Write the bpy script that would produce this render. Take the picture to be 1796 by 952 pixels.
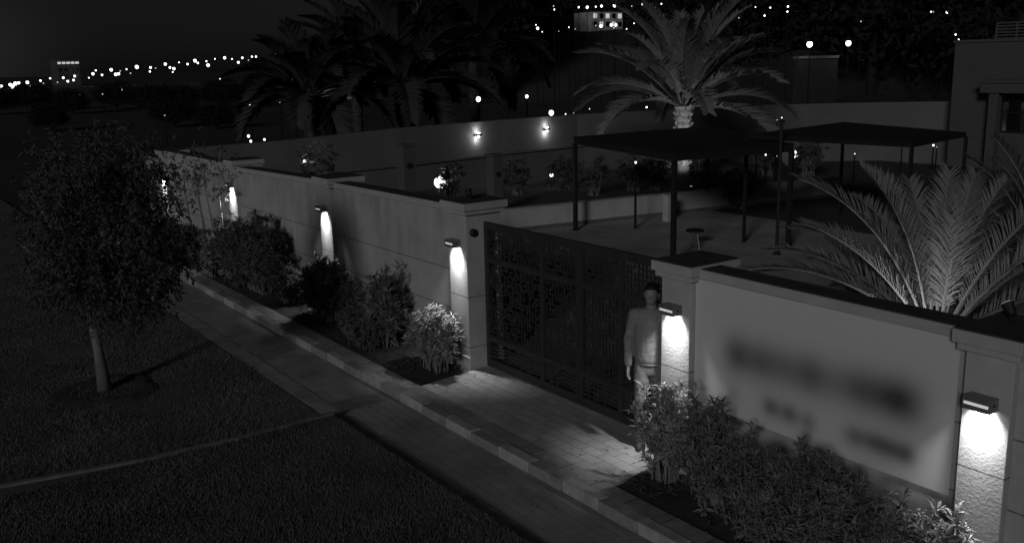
import bpy, math, random
import numpy as np
from mathutils import Vector, Matrix, noise

for o in list(bpy.data.objects):
    bpy.data.objects.remove(o)
SC = bpy.context.scene
COL = SC.collection
R = math.radians
random.seed(7)

# ------------------------------------------------------------------ camera
RGT = Vector((0.57865515, 0.8153062, -0.02083329))
UPV = Vector((-0.16146589, 0.13956273, 0.97696009))
FWD = Vector((-0.79942916, 0.56195912, -0.21240283))
CAMP = Vector((0, 0, 4.2))
FPX = 1675.9
cd = bpy.data.cameras.new('camera')
cam = bpy.data.objects.new('camera', cd)
COL.objects.link(cam)
cam.matrix_world = Matrix(((RGT.x, UPV.x, -FWD.x, 0), (RGT.y, UPV.y, -FWD.y, 0), (RGT.z, UPV.z, -FWD.z, 4.2), (0, 0, 0, 1)))
cd.sensor_width = 36
cd.lens = 36 * FPX / 1796
cd.clip_start = 0.1
cd.clip_end = 4000
SC.camera = cam

# ------------------------------------------------------------------ night sky and weak low light
SUN_AZ = Vector((0.56, -0.83))          # where the weak light stands, seen from the scene
SUN_EL = R(17)
w = bpy.data.worlds.new('World')
SC.world = w
w.use_nodes = True
nt = w.node_tree
nt.nodes.clear()
wo = nt.nodes.new('ShaderNodeOutputWorld')
sk = nt.nodes.new('ShaderNodeTexSky')
sk.sky_type = 'NISHITA'
sk.sun_disc = False
sk.sun_elevation = SUN_EL
sk.sun_rotation = math.atan2(SUN_AZ.x, SUN_AZ.y)
bw = nt.nodes.new('ShaderNodeRGBToBW')
bg = nt.nodes.new('ShaderNodeBackground')
bg.inputs[1].default_value = 0.0013
# town glow low over the horizon on the left of the view
geo = nt.nodes.new('ShaderNodeNewGeometry')
dot = nt.nodes.new('ShaderNodeVectorMath'); dot.operation = 'DOT_PRODUCT'
gd = Vector((-300, 33, 2)).normalized()
dot.inputs[1].default_value = (-gd.x, -gd.y, -gd.z)
nt.links.new(geo.outputs['Incoming'], dot.inputs[0])
mx = nt.nodes.new('ShaderNodeMath'); mx.operation = 'MAXIMUM'; mx.inputs[1].default_value = 0
pw = nt.nodes.new('ShaderNodeMath'); pw.operation = 'POWER'; pw.inputs[1].default_value = 500
nt.links.new(dot.outputs['Value'], mx.inputs[0]); nt.links.new(mx.outputs[0], pw.inputs[0])
bg2 = nt.nodes.new('ShaderNodeBackground')
ml = nt.nodes.new('ShaderNodeMath'); ml.operation = 'MULTIPLY'; ml.inputs[1].default_value = 0.0125
nt.links.new(pw.outputs[0], ml.inputs[0]); nt.links.new(ml.outputs[0], bg2.inputs[1])
ads = nt.nodes.new('ShaderNodeAddShader')
nt.links.new(sk.outputs[0], bw.inputs[0]); nt.links.new(bw.outputs[0], bg.inputs[0])
nt.links.new(bg.outputs[0], ads.inputs[0]); nt.links.new(bg2.outputs[0], ads.inputs[1])
nt.links.new(ads.outputs[0], wo.inputs[0])

sl = bpy.data.lights.new('camera_side_light', 'SUN')  # weak sun lamp standing in for an unseen illuminator near the camera
sl.energy = 0.56
sl.angle = R(8)
so = bpy.data.objects.new('camera_side_light', sl)
COL.objects.link(so)
sdir = Vector((SUN_AZ.x * math.cos(SUN_EL), SUN_AZ.y * math.cos(SUN_EL), math.sin(SUN_EL)))
so.rotation_euler = sdir.to_track_quat('Z', 'Y').to_euler()

vs = SC.view_settings
vs.view_transform = 'Standard'
vs.look = 'None'
vs.exposure = 0
vs.gamma = 1
vs.use_curve_mapping = False
SC.cycles.max_bounces = 5
SC.cycles.sample_clamp_indirect = 2

# ------------------------------------------------------------------ helpers
def at(x, y, ax, v):
    """point on the plane ax = v that lies behind a photo pixel"""
    d = FWD + RGT * ((x - 898) / FPX) - UPV * ((y - 476) / FPX)
    i = 'xyz'.index(ax)
    return CAMP + d * ((v - CAMP[i]) / d[i])

MATS = {}
def mat(name, v, rough=0.8, var=0.15, scale=3.0, bump=0.0, bscale=40.0, metal=0.0, spec=0.3, build=None, emit=None, stain=0.0):
    if name in MATS:
        return MATS[name]
    m = bpy.data.materials.new(name)
    m.use_nodes = True
    n = m.node_tree.nodes; l = m.node_tree.links
    p = n['Principled BSDF']
    p.inputs['Roughness'].default_value = rough
    p.inputs['Metallic'].default_value = metal
    p.inputs['Specular IOR Level'].default_value = spec
    p.inputs['Base Color'].default_value = (v, v, v, 1)
    if emit:
        p.inputs['Emission Color'].default_value = (1, 1, 1, 1)
        p.inputs['Emission Strength'].default_value = emit
    tc = n.new('ShaderNodeTexCoord')
    out = None
    if var:
        t = n.new('ShaderNodeTexNoise'); t.inputs['Scale'].default_value = scale; t.inputs['Detail'].default_value = 8
        t.inputs['Roughness'].default_value = 0.65
        l.new(tc.outputs['Object'], t.inputs['Vector'])
        r = n.new('ShaderNodeMapRange')
        r.inputs[1].default_value = 0.25; r.inputs[2].default_value = 0.75
        r.inputs[3].default_value = v * (1 - var); r.inputs[4].default_value = v * (1 + var)
        l.new(t.outputs[0], r.inputs[0])
        out = r.outputs[0]
        if stain:                                   # rain streaks running down the face
            mp = n.new('ShaderNodeMapping'); mp.inputs['Scale'].default_value = (2.6, 2.6, 0.55)
            l.new(tc.outputs['Object'], mp.inputs[0])
            t2 = n.new('ShaderNodeTexNoise'); t2.inputs['Scale'].default_value = 1.6; t2.inputs['Detail'].default_value = 6
            l.new(mp.outputs[0], t2.inputs['Vector'])
            r2 = n.new('ShaderNodeMapRange'); r2.inputs[1].default_value = 0.45; r2.inputs[2].default_value = 0.72
            r2.inputs[3].default_value = 1.0; r2.inputs[4].default_value = 1 - stain
            l.new(t2.outputs[0], r2.inputs[0])
            mm = n.new('ShaderNodeMath'); mm.operation = 'MULTIPLY'
            l.new(out, mm.inputs[0]); l.new(r2.outputs[0], mm.inputs[1])
            out = mm.outputs[0]
    if build:
        out = build(n, l, tc, p, out)
    if out is not None:
        l.new(out, p.inputs['Base Color'])
    if bump:
        t = n.new('ShaderNodeTexNoise'); t.inputs['Scale'].default_value = bscale; t.inputs['Detail'].default_value = 6
        l.new(tc.outputs['Object'], t.inputs['Vector'])
        b = n.new('ShaderNodeBump'); b.inputs['Strength'].default_value = bump; b.inputs['Distance'].default_value = 0.01
        l.new(t.outputs[0], b.inputs['Height'])
        if p.inputs['Normal'].is_linked:
            l.new(p.inputs['Normal'].links[0].from_socket, b.inputs['Normal'])
        l.new(b.outputs[0], p.inputs['Normal'])
    MATS[name] = m
    return m

def pavers(bw_, rh, contrast, mortar=0.35, rot=0.0, ms=0.012, off=0.5):
    def f(n, l, tc, p, out):
        mp = n.new('ShaderNodeMapping'); mp.inputs['Rotation'].default_value = (0, 0, rot)
        nz = n.new('ShaderNodeTexNoise'); nz.inputs['Scale'].default_value = 3; nz.inputs['Detail'].default_value = 2
        l.new(tc.outputs['Object'], nz.inputs['Vector'])
        sb = n.new('ShaderNodeVectorMath'); sb.operation = 'MULTIPLY_ADD'
        sb.inputs[1].default_value = (0.03, 0.03, 0); 
        l.new(nz.outputs['Color'], sb.inputs[0]); l.new(tc.outputs['Object'], sb.inputs[2])
        l.new(sb.outputs[0], mp.inputs[0])
        b = n.new('ShaderNodeTexBrick')
        b.inputs['Scale'].default_value = 1
        b.inputs['Brick Width'].default_value = bw_; b.inputs['Row Height'].default_value = rh
        b.inputs['Mortar Size'].default_value = ms
        b.inputs['Mortar Smooth'].default_value = 0.6
        b.offset = off
        b.inputs['Color1'].default_value = (1, 1, 1, 1)
        c = 1 - contrast
        b.inputs['Color2'].default_value = (c, c, c, 1)
        b.inputs['Mortar'].default_value = (mortar, mortar, mortar, 1)
        l.new(mp.outputs[0], b.inputs['Vector'])
        mm = n.new('ShaderNodeMath'); mm.operation = 'MULTIPLY'
        l.new(out, mm.inputs[0]); l.new(b.outputs['Color'], mm.inputs[1])
        bp = n.new('ShaderNodeBump'); bp.inputs['Strength'].default_value = 0.6; bp.inputs['Distance'].default_value = 0.006
        bp.invert = True
        l.new(b.outputs['Fac'], bp.inputs['Height']); l.new(bp.outputs[0], p.inputs['Normal'])
        return mm.outputs[0]
    return f

def joints(levels, wid=0.012, depth=0.3):
    """thin dark render joints at given heights of a wall face"""
    def f(n, l, tc, p, out):
        ge = n.new('ShaderNodeNewGeometry')
        sp = n.new('ShaderNodeSeparateXYZ'); l.new(ge.outputs['Position'], sp.inputs[0])
        acc = out
        for z in levels:
            s = n.new('ShaderNodeMath'); s.operation = 'SUBTRACT'; s.inputs[1].default_value = z; l.new(sp.outputs[2], s.inputs[0])
            a = n.new('ShaderNodeMath'); a.operation = 'ABSOLUTE'; l.new(s.outputs[0], a.inputs[0])
            g = n.new('ShaderNodeMath'); g.operation = 'GREATER_THAN'; g.inputs[1].default_value = wid / 2; l.new(a.outputs[0], g.inputs[0])
            r = n.new('ShaderNodeMapRange'); r.inputs[3].default_value = depth; r.inputs[4].default_value = 1; l.new(g.outputs[0], r.inputs[0])
            m_ = n.new('ShaderNodeMath'); m_.operation = 'MULTIPLY'; l.new(acc, m_.inputs[0]); l.new(r.outputs[0], m_.inputs[1])
            acc = m_.outputs[0]
        return acc
    return f

class MB:
    def __init__(s):
        s.v = []; s.f = []; s.mi = []
    def add(s, vs_, fs, mi=0):
        b = len(s.v); s.v += [tuple(v) for v in vs_]; s.f += [tuple(i + b for i in f) for f in fs]; s.mi += [mi] * len(fs)
        return s
    def box(s, x0, x1, y0, y1, z0, z1, mi=0):
        return s.add([(x0, y0, z0), (x1, y0, z0), (x1, y1, z0), (x0, y1, z0), (x0, y0, z1), (x1, y0, z1), (x1, y1, z1), (x0, y1, z1)],
                     [(0, 3, 2, 1), (4, 5, 6, 7), (0, 1, 5, 4), (1, 2, 6, 5), (2, 3, 7, 6), (3, 0, 4, 7)], mi)
    def bar(s, a, b, wd, hd, mi=0):
        a = Vector(a); b = Vector(b); d = (b - a).normalized()
        u = d.cross(Vector((0, 0, 1)))
        if u.length < 1e-4: u = Vector((1, 0, 0))
        u.normalize(); v = u.cross(d)
        P = []
        for c in (a, b):
            for su, sv in ((-1, -1), (1, -1), (1, 1), (-1, 1)):
                P.append(c + u * su * wd / 2 + v * sv * hd / 2)
        return s.add(P, [(3, 2, 1, 0), (4, 5, 6, 7), (0, 1, 5, 4), (1, 2, 6, 5), (2, 3, 7, 6), (3, 0, 4, 7)], mi)
    def tube(s, pts, rad, n=8, mi=0, cap=True):
        pts = [Vector(p) for p in pts]
        V = []; F = []
        up = Vector((0.31, 0.17, 0.93))
        for i, p in enumerate(pts):
            d = (pts[min(i + 1, len(pts) - 1)] - pts[max(i - 1, 0)]).normalized()
            if abs(d.dot(up)) > 0.98: up = Vector((1, 0.1, 0))
            u = d.cross(up).normalized(); v = u.cross(d)
            r = rad[i] if hasattr(rad, '__len__') else rad
            for k in range(n):
                a = 2 * math.pi * k / n
                V.append(p + u * math.cos(a) * r + v * math.sin(a) * r)
        for i in range(len(pts) - 1):
            for k in range(n):
                F.append((i * n + k, i * n + (k + 1) % n, (i + 1) * n + (k + 1) % n, (i + 1) * n + k))
        if cap:
            F.append(tuple(range(n - 1, -1, -1))); F.append(tuple((len(pts) - 1) * n + k for k in range(n)))
        return s.add(V, F, mi)
    def ball(s, c, r, n=10, m=7, mi=0, sc=(1, 1, 1), rot=None):
        c = Vector(c); V = [Vector((0, 0, 1))]; F = []
        for i in range(1, m):
            t = math.pi * i / m
            for k in range(n):
                a = 2 * math.pi * k / n
                V.append(Vector((math.sin(t) * math.cos(a), math.sin(t) * math.sin(a), math.cos(t))))
        V.append(Vector((0, 0, -1)))
        for k in range(n):
            F.append((0, 1 + k, 1 + (k + 1) % n))
            F.append((len(V) - 1, 1 + (m - 2) * n + (k + 1) % n, 1 + (m - 2) * n + k))
            for i in range(m - 2):
                a = 1 + i * n
                F.append((a + k, a + n + k, a + n + (k + 1) % n, a + (k + 1) % n))
        V = [Vector((v.x * sc[0] * r, v.y * sc[1] * r, v.z * sc[2] * r)) for v in V]
        if rot: V = [rot @ v for v in V]
        return s.add([c + v for v in V], F, mi)
    def build(s, name, mats, parent=None, smooth=False, bevel=0):
        me = bpy.data.meshes.new(name)
        me.from_pydata(s.v, [], s.f)
        if not isinstance(mats, (list, tuple)): mats = [mats]
        for m in mats: me.materials.append(m)
        if any(s.mi): me.polygons.foreach_set('material_index', s.mi)
        if smooth: me.polygons.foreach_set('use_smooth', [True] * len(s.f))
        me.update()
        o = bpy.data.objects.new(name, me)
        COL.objects.link(o)
        if parent is not None:
            o.parent = parent
            o.matrix_parent_inverse = Matrix.Translation(-parent.location) if parent.rotation_euler.z == 0 else Matrix.Identity(4)
        if bevel:
            b = o.modifiers.new('bevel', 'BEVEL'); b.width = bevel; b.segments = 2; b.limit_method = 'ANGLE'
        return o

def tag(o, label, cat, group=None):
    o['label'] = label; o['category'] = cat
    if group: o['group'] = group
    return o

def thing(name, label, cat, loc=(0, 0, 0), group=None):
    o = bpy.data.objects.new(name, None)
    COL.objects.link(o)
    o.location = loc
    o.empty_display_size = 0.2
    return tag(o, label, cat, group)

def kind(o, k):
    o['kind'] = k
    return o

def light(name, typ, loc, power, parent=None, **k):
    d = bpy.data.lights.new(name, typ)
    d.energy = power
    rot = k.pop('rot', None)
    for a, b in k.items(): setattr(d, a, b)
    o = bpy.data.objects.new(name, d)
    COL.objects.link(o)
    o.location = loc
    if rot: o.rotation_euler = rot
    if parent is not None:
        o.parent = parent; o.matrix_parent_inverse = Matrix.Translation(-parent.location)
    return o

# ------------------------------------------------------------------ materials
ZB = 0.115                                  # height of the apron, beds and yard over the walkway
YF = 6.80                                   # street face of the boundary wall
M_wall = mat('wall_render', 0.40, 0.9, 0.22, 1.3, 0.2, 60, stain=0.2, build=joints([1.42, 0.86]))
M_pil = mat('pillar_render', 0.42, 0.88, 0.2, 2.2, 0.3, 45, stain=0.1, build=joints([1.12, 0.42]))
M_cap = mat('cap_stone', 0.4, 0.85, 0.15, 4, 0.2, 60)
M_captop = mat('dark_top', 0.05, 0.9, 0.4, 5, 0.3, 40)  # darker base tone for the cap and coping tops
M_sign = mat('sign_stone', 0.6, 0.7, 0.05, 2, 0.1, 90)
M_kerbl = mat('kerb_pale', 0.36, 0.85, 0.35, 7, 0.4, 50)
M_kerbd = mat('kerb_dark', 0.24, 0.85, 0.35, 7, 0.4, 50)
M_pave = mat('apron_pavers', 0.42, 0.85, 0.2, 2.5, 0.35, 60, build=pavers(0.25, 0.15, 0.2, 0.55, ms=.009))
M_walk = mat('walkway_pavers', 0.30, 0.85, 0.4, 1.3, 0.35, 60, build=pavers(0.24, 0.12, 0.14, 0.75, rot=0.03, ms=.008))
M_edge = mat('edging_concrete', 0.3, 0.9, 0.4, 5, 0.4, 50, build=pavers(0.5, 0.9, 0.25, 0.4))
M_yard = mat('yard_concrete', 0.33, 0.85, 0.4, 0.7, 0.3, 40)
M_soil = mat('soil', 0.05, 1.0, 0.5, 9, 0.8, 25)
M_lawn = mat('lawn_ground', 0.10, 1.0, 0.5, 1.1, 0.8, 60)
M_land = mat('dark_land', 0.03, 1.0, 0.5, 0.05)
M_grass = mat('grass_blade', 0.11, 0.9, 0.5, 0.9, spec=0.1)
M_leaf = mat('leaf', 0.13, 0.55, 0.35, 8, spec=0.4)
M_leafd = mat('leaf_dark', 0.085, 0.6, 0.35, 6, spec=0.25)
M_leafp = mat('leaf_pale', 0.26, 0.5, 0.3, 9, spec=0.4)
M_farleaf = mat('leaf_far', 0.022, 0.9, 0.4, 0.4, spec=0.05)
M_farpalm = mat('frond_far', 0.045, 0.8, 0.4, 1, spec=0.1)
M_frond = mat('frond', 0.19, 0.55, 0.25, 5, spec=0.35)
M_rachis = mat('rachis', 0.22, 0.6, 0.2, 5)
M_bark = mat('bark', 0.16, 0.95, 0.35, 9, 0.8, 40)
M_barkp = mat('bark_pale', 0.32, 0.9, 0.3, 9, 0.6, 40)
M_iron = mat('dark_metal', 0.018, 0.55, 0.2, 5, spec=0.35)
M_steel = mat('lamp_metal', 0.25, 0.45, 0.1, 5, metal=0.5)
M_shade = mat('shade_cloth', 0.012, 0.9, 0.3, 2)
M_plaster = mat('planter_plaster', 0.42, 0.9, 0.12, 1.2, 0.2, 50, stain=0.15)
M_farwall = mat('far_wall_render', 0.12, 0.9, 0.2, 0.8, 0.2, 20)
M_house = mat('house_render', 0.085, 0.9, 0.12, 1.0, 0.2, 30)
M_glassd = mat('dark_glass', 0.01, 0.15, 0, spec=0.5)
M_lens = mat('lamp_lens', 0.8, 0.4, 0, emit=9)
M_slot = mat('lamp_slot', 0.8, 0.4, 0, emit=0.35)
M_bulb = mat('bulb', 0.8, 0.4, 0, emit=3.0)
M_pole = mat('thin_pole', 0.006, 0.9, 0)
M_bulbd = mat('bulb_dim', 0.8, 0.4, 0, emit=0.45)
M_skin = mat('skin', 0.23, 0.6, 0.05, 8)
M_hair = mat('hair', 0.01, 0.7, 0.3, 40)
M_shirt = mat('sweatshirt', 0.20, 0.95, 0.12, 12, 0.3, 150)
M_tee = mat('undershirt', 0.24, 0.95, 0.1, 12)
M_trouser = mat('trousers', 0.15, 0.9, 0.12, 10, 0.3, 120)
M_shoe = mat('shoe', 0.06, 0.6, 0.2, 10)
M_litwall = mat('lit_facade', 0.5, 0.8, 0.3, 0.4, emit=0.012)

# ------------------------------------------------------------------ the ground
kind(MB().box(-1500, 300, -900, 2200, -0.5, -0.04).build('land', M_land), 'structure')
kind(MB().box(-60, 20, -40, 4.5, -0.3, 0.0).build('lawn_ground', M_lawn), 'structure')
# lawn nearest the camera stands a step higher than the far one
DX = -10.22
ed = MB()
pts = [(-10.95, -8), (-10.72, -2), (-10.48, .6), (-10.34, 1.4), (-10.2, 2.3), (-10.15, 3.3), (-10.22, 4.5)]
rl = MB()
for a, b in zip(pts[:-1], pts[1:]):
    rl.add([(a[0], a[1], -.1), (b[0], b[1], -.1), (b[0], b[1], .09), (a[0], a[1], .09), (20, a[1], .09), (20, b[1], .09)], [(1, 0, 3, 2), (3, 4, 5, 2)])
rl.add([(20, 4.5, -.1), (pts[-1][0], 4.5, -.1), (pts[-1][0], 4.5, .09), (20, 4.5, .09)], [(0, 1, 2, 3)])
kind(rl.build('raised_lawn_ground', M_lawn), 'structure')
for a, b in zip(pts[:-1], pts[1:]):
    ed.bar((a[0] - .03, a[1], 0.06), (b[0] - .03, b[1], 0.06), 0.06, 0.125)
kind(ed.build('lawn_edging', mat('edging_dark', .15, .9, .4, 5)), 'structure')
kind(MB().box(-27, 20, 4.5, 4.72, -0.3, 0.012).build('walkway_edging', M_edge), 'structure')
kind(MB().box(-27, 20, 4.72, 5.48, -0.3, 0.004).build('walkway', M_walk), 'structure')
# kerb stones, alternately pale and dark
kb = MB()
x = -27.0; i = 0
rk = random.Random(5)
while x < 3:
    L_ = 0.555
    dy = rk.uniform(-.008, .008); dz = rk.uniform(-.005, .006)
    kb.box(x + .006, x + L_ - .006, 5.48 + dy, 5.62, -0.2, ZB + 0.004 + dz, mi=i % 2)
    x += L_; i += 1
kind(kb.build('kerb', [M_kerbl, M_kerbd], bevel=0.008), 'structure')
kind(MB().box(-27, 20, 5.625, 5.83, -0.2, ZB).build('kerb_paving', M_edge), 'structure')
kind(MB().add([(-10.42, 5.83, ZB), (-6.62, 5.83, ZB), (-6.8, 7.0, ZB), (-10.6, 7.0, ZB), (-10.42, 5.83, -.2), (-6.62, 5.83, -.2), (-6.8, 7.0, -.2), (-10.6, 7.0, -.2)],
              [(0, 1, 2, 3), (4, 5, 1, 0), (5, 6, 2, 1), (7, 4, 0, 3)]).build('apron', M_pave), 'structure')

def soil_sheet(name, x0, x1, y0, y1, z, amp, step=0.08):
    nx = int((x1 - x0) / step); ny = max(4, int((y1 - y0) / step))
    V = []; F = []
    for i in range(nx + 1):
        for j in range(ny + 1):
            px = x0 + (x1 - x0) * i / nx; py = y0 + (y1 - y0) * j / ny
            e = min(1, min(j, ny - j) / 2)
            V.append((px, py, z + e * amp * (noise.noise(Vector((px * 3, py * 3, 1))) + .5 * noise.noise(Vector((px * 9, py * 9, 4))))))
    for i in range(nx):
        for j in range(ny):
            a = i * (ny + 1) + j
            F.append((a, a + ny + 1, a + ny + 2, a + 1))
    return kind(MB().add(V, F).build(name, M_soil, smooth=True), 'structure')
soil_sheet('planting_bed_ground', -30, -10.5, 5.83, 6.85, ZB - .012, .03)
soil_sheet('planting_bed_ground', -6.7, 2, 5.83, 6.85, ZB - .012, .03)
kind(MB().box(-26.5, 8, 7.0, 40, -0.2, ZB - .003).build('yard_ground', M_yard), 'structure')

# grass blades: one mass of short tufts over both lawns
rng = np.random.default_rng(3)
def grass(name, n, x0, x1, y0, y1, z, hmin, hmax):
    px = rng.uniform(x0, x1, n); py = rng.uniform(y0, y1, n)
    # patches
    dens = np.array([noise.noise(Vector((a * .8, b * .8, 2))) + .6 * noise.noise(Vector((a * 3, b * 3, 7))) for a, b in zip(px, py)])
    h = rng.uniform(hmin, hmax, n) * (1 + 0.7 * dens)
    keep = dens > rng.uniform(-1.3, -0.25, n)
    px, py, h = px[keep], py[keep], h[keep]; n = len(px)
    a = rng.uniform(0, 6.283, n); wd = rng.uniform(.003, .007, n)
    lean = rng.uniform(0, .7, n) * h; la = rng.uniform(0, 6.283, n)
    V = np.zeros((n, 3, 3))
    V[:, 0] = np.stack([px - np.cos(a) * wd, py - np.sin(a) * wd, np.full(n, z)], 1)
    V[:, 1] = np.stack([px + np.cos(a) * wd, py + np.sin(a) * wd, np.full(n, z)], 1)
    V[:, 2] = np.stack([px + np.cos(la) * lean, py + np.sin(la) * lean, z + h], 1)
    me = bpy.data.meshes.new(name)
    me.vertices.add(3 * n); me.vertices.foreach_set('co', V.ravel())
    me.loops.add(3 * n); me.loops.foreach_set('vertex_index', np.arange(3 * n))
    me.polygons.add(n); me.polygons.foreach_set('loop_start', np.arange(0, 3 * n, 3))
    me.update(); me.materials.append(M_grass)
    o = bpy.data.objects.new(name, me); COL.objects.link(o)
    tag(o, 'short uneven lawn grass', 'grass'); kind(o, 'stuff')
    return o
g1 = grass('grass', 190000, -10.2, -4.2, -1.5, 4.5, 0.09, .014, .036)
g1['label'] = 'short mown grass of the raised lawn nearest the viewer'
g2 = grass('grass', 170000, -24, -10.35, -3.0, 4.5, 0.0, .016, .045)
g2['label'] = 'short grass of the lower lawn round the lone tree'

# ------------------------------------------------------------------ boundary wall, pillars, lamps
def px_x(x, y, Y): return at(x, y, 'y', Y).x
YB = 6.72        # pillar front
YC = 6.64        # cap front
def pillar(name, label, xl, xr, ztop, zlamp, grp='rendered pillars of the street wall', depth=.55):
    cx = (xl + xr) / 2
    t = thing(name, label, 'pillar', (cx, YB + depth / 2, ZB), grp)
    MB().box(xl, xr, YB, YB + depth, ZB - .05, ztop - .1).build('shaft', M_pil, t, bevel=.006)
    MB().box(xl - .012, xr + .012, YB - .012, YB + depth + .012, ZB - .04, ZB + .17).build('plinth', M_pil, t, bevel=.006)
    c = MB().box(xl - .05, xr + .05, YB - .05, YB + depth + .05, ztop - .16, ztop - .1)
    c.box(xl - .08, xr + .08, YC, YB + depth + .08, ztop - .1, ztop)
    c.build('cap', M_cap, t, bevel=.006)
    MB().box(xl - .07, xr + .07, YC + .01, YB + depth + .07, ztop + .001, ztop + .012).build('cap_top', M_captop, t)
    return t

LAMP_W = 8.0
def wall_lamp(label, xc, z, power=1.0):
    """box lamp on the pillar front: z is the lower edge of the housing"""
    t = thing('wall_lamp', label, 'wall lamp', (xc, YB, z), 'box lamps on the pillars')
    wd, h, d = .21, .10, .13
    y1 = YB - .003
    m = MB()
    m.box(xc - wd / 2, xc + wd / 2, y1 - d, y1, z + h - .012, z + h)             # lid
    m.box(xc - wd / 2, xc + wd / 2, y1 - .012, y1, z, z + h - .012)               # back
    m.box(xc - wd / 2, xc - wd / 2 + .01, y1 - d, y1 - .012, z, z + h - .012)
    m.box(xc + wd / 2 - .01, xc + wd / 2, y1 - d, y1 - .012, z, z + h - .012)
    m.box(xc - wd / 2 + .01, xc + wd / 2 - .01, y1 - d, y1 - d + .01, z, z + .038)   # front, below and above the slot
    m.box(xc - wd / 2 + .01, xc + wd / 2 - .01, y1 - d, y1 - d + .01, z + .062, z + h - .012)
    m.build('housing', M_steel, t, bevel=.003)
    MB().box(xc - wd / 2 + .012, xc + wd / 2 - .012, y1 - d + .012, y1 - d + .016, z + .036, z + .064).build('slot', M_slot, t)
    MB().tube([(xc + wd / 2, y1 - d / 2, z + .055), (xc + wd / 2 + .004, y1 - d / 2, z + .055)], .012, 12).build('screw_cap', M_iron, t)
    MB().box(xc - wd / 2 + .02, xc + wd / 2 - .02, y1 - d + .025, y1 - .02, z + .02, z + .024).build('lens', M_lens, t)
    light('lamp_light', 'AREA', (xc, y1 - .048, z + .018), LAMP_W * power, t, shape='RECTANGLE', size=.13, size_y=.05, spread=R(92), rot=(R(6), 0, 0))
    return t

# (name, label, left px, right px, sample row px, top row, lamp row)
P = {}
def measured(l, r, y, fix=None):
    return px_x(l, y - 3, YB), px_x(r, y + 3, YB)
specs = [
 ('P1', 'wall_pillar', 'third pillar from the gate going left, sapling trunks before it', -19.93, -19.47, 2.36, 1.79, 'white lit box lamp on the pillar behind the pale sapling trunks', 1.0),
 ('P2', 'wall_pillar', 'second pillar left of the gate, small bright lamp on its cap', -15.30, -14.84, 2.38, 1.80, 'box lamp on the second pillar left of the gate', 1.0),
 ('PA', 'gate_pillar', 'gate pillar at the left end of the lattice gate', -11.05, -10.60, 2.41, 1.80, 'box lamp on the pillar at the left end of the gate', 1.0),
 ('P4', 'gate_pillar', 'gate pillar beside the standing man, between gate and sign wall', -6.90, -6.50, 2.22, 1.70, 'box lamp shining beside the man, between gate and sign', 1.0),
 ('P5', 'wall_pillar', 'large pillar right of the blurred sign, nearest the viewer', -3.66, -3.29, 2.20, 1.63, 'box lamp on the pillar right of the sign, largest of all', .9),
 ('P0', 'wall_pillar', 'farthest street pillar, half hidden by the lawn tree', -25.0, -24.55, 2.25, 1.55, 'farthest box lamp, seen through the lawn tree', 1.0),
]
for k, nm, lb, xl, xr, zt, zl, ll, pwr in specs:
    P[k] = pillar(nm, lb, xl, xr, zt, zl)
    wall_lamp(ll, (xl + xr) / 2 - (.01 if k in ('P4', 'P5') else 0.02), zl, pwr)

def wall_seg(label, x0, x1, z0t, z1t, name='boundary_wall'):
    """wall between two pillars; the top may fall a little along its length"""
    t = thing(name, label, 'wall', ((x0 + x1) / 2, YF + .1, ZB), 'rendered wall panels between the pillars')
    th = .24
    def prism(m, y0, y1, za0, za1, zb0, zb1, mi=0):
        m.add([(x0, y0, za0), (x1, y0, zb0), (x1, y1, zb0), (x0, y1, za0), (x0, y0, za1), (x1, y0, zb1), (x1, y1, zb1), (x0, y1, za1)],
              [(0, 3, 2, 1), (4, 5, 6, 7), (0, 1, 5, 4), (1, 2, 6, 5), (2, 3, 7, 6), (3, 0, 4, 7)], mi)
    m = MB(); prism(m, YF, YF + th, ZB - .1, z0t - .09, ZB - .1, z1t - .09); m.build('wall_face', M_wall, t)
    m = MB(); prism(m, YF - .035, YF + th + .035, z0t - .09, z0t, z1t - .09, z1t); m.build('coping', M_cap, t, bevel=.005)
    m = MB(); prism(m, YF - .02, YF + th + .02, z0t + .001, z0t + .009, z1t + .001, z1t + .009); m.build('coping_top', M_captop, t)
    return t
wall_seg('wall panel beyond the third pillar, behind saplings and the lawn tree', -24.55, -19.93, 2.24, 2.26)
wall_seg('wall panel between second and third pillar, dark round shrub before it', -19.47, -15.30, 2.22, 2.31)
wall_seg('wall panel between the second pillar and the left gate pillar', -14.84, -11.05, 2.31, 2.34)
wall_seg('sign wall between the gate and the nearest pillar', -6.50, -3.66, 2.19, 2.18)
wall_seg('wall panel at the right edge, beyond the nearest pillar', -3.29, 1.0, 2.06, 2.05)
wall_seg('farthest wall panel, almost hidden behind the lawn tree', -26.6, -25.0, 2.0, 2.02)

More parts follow.
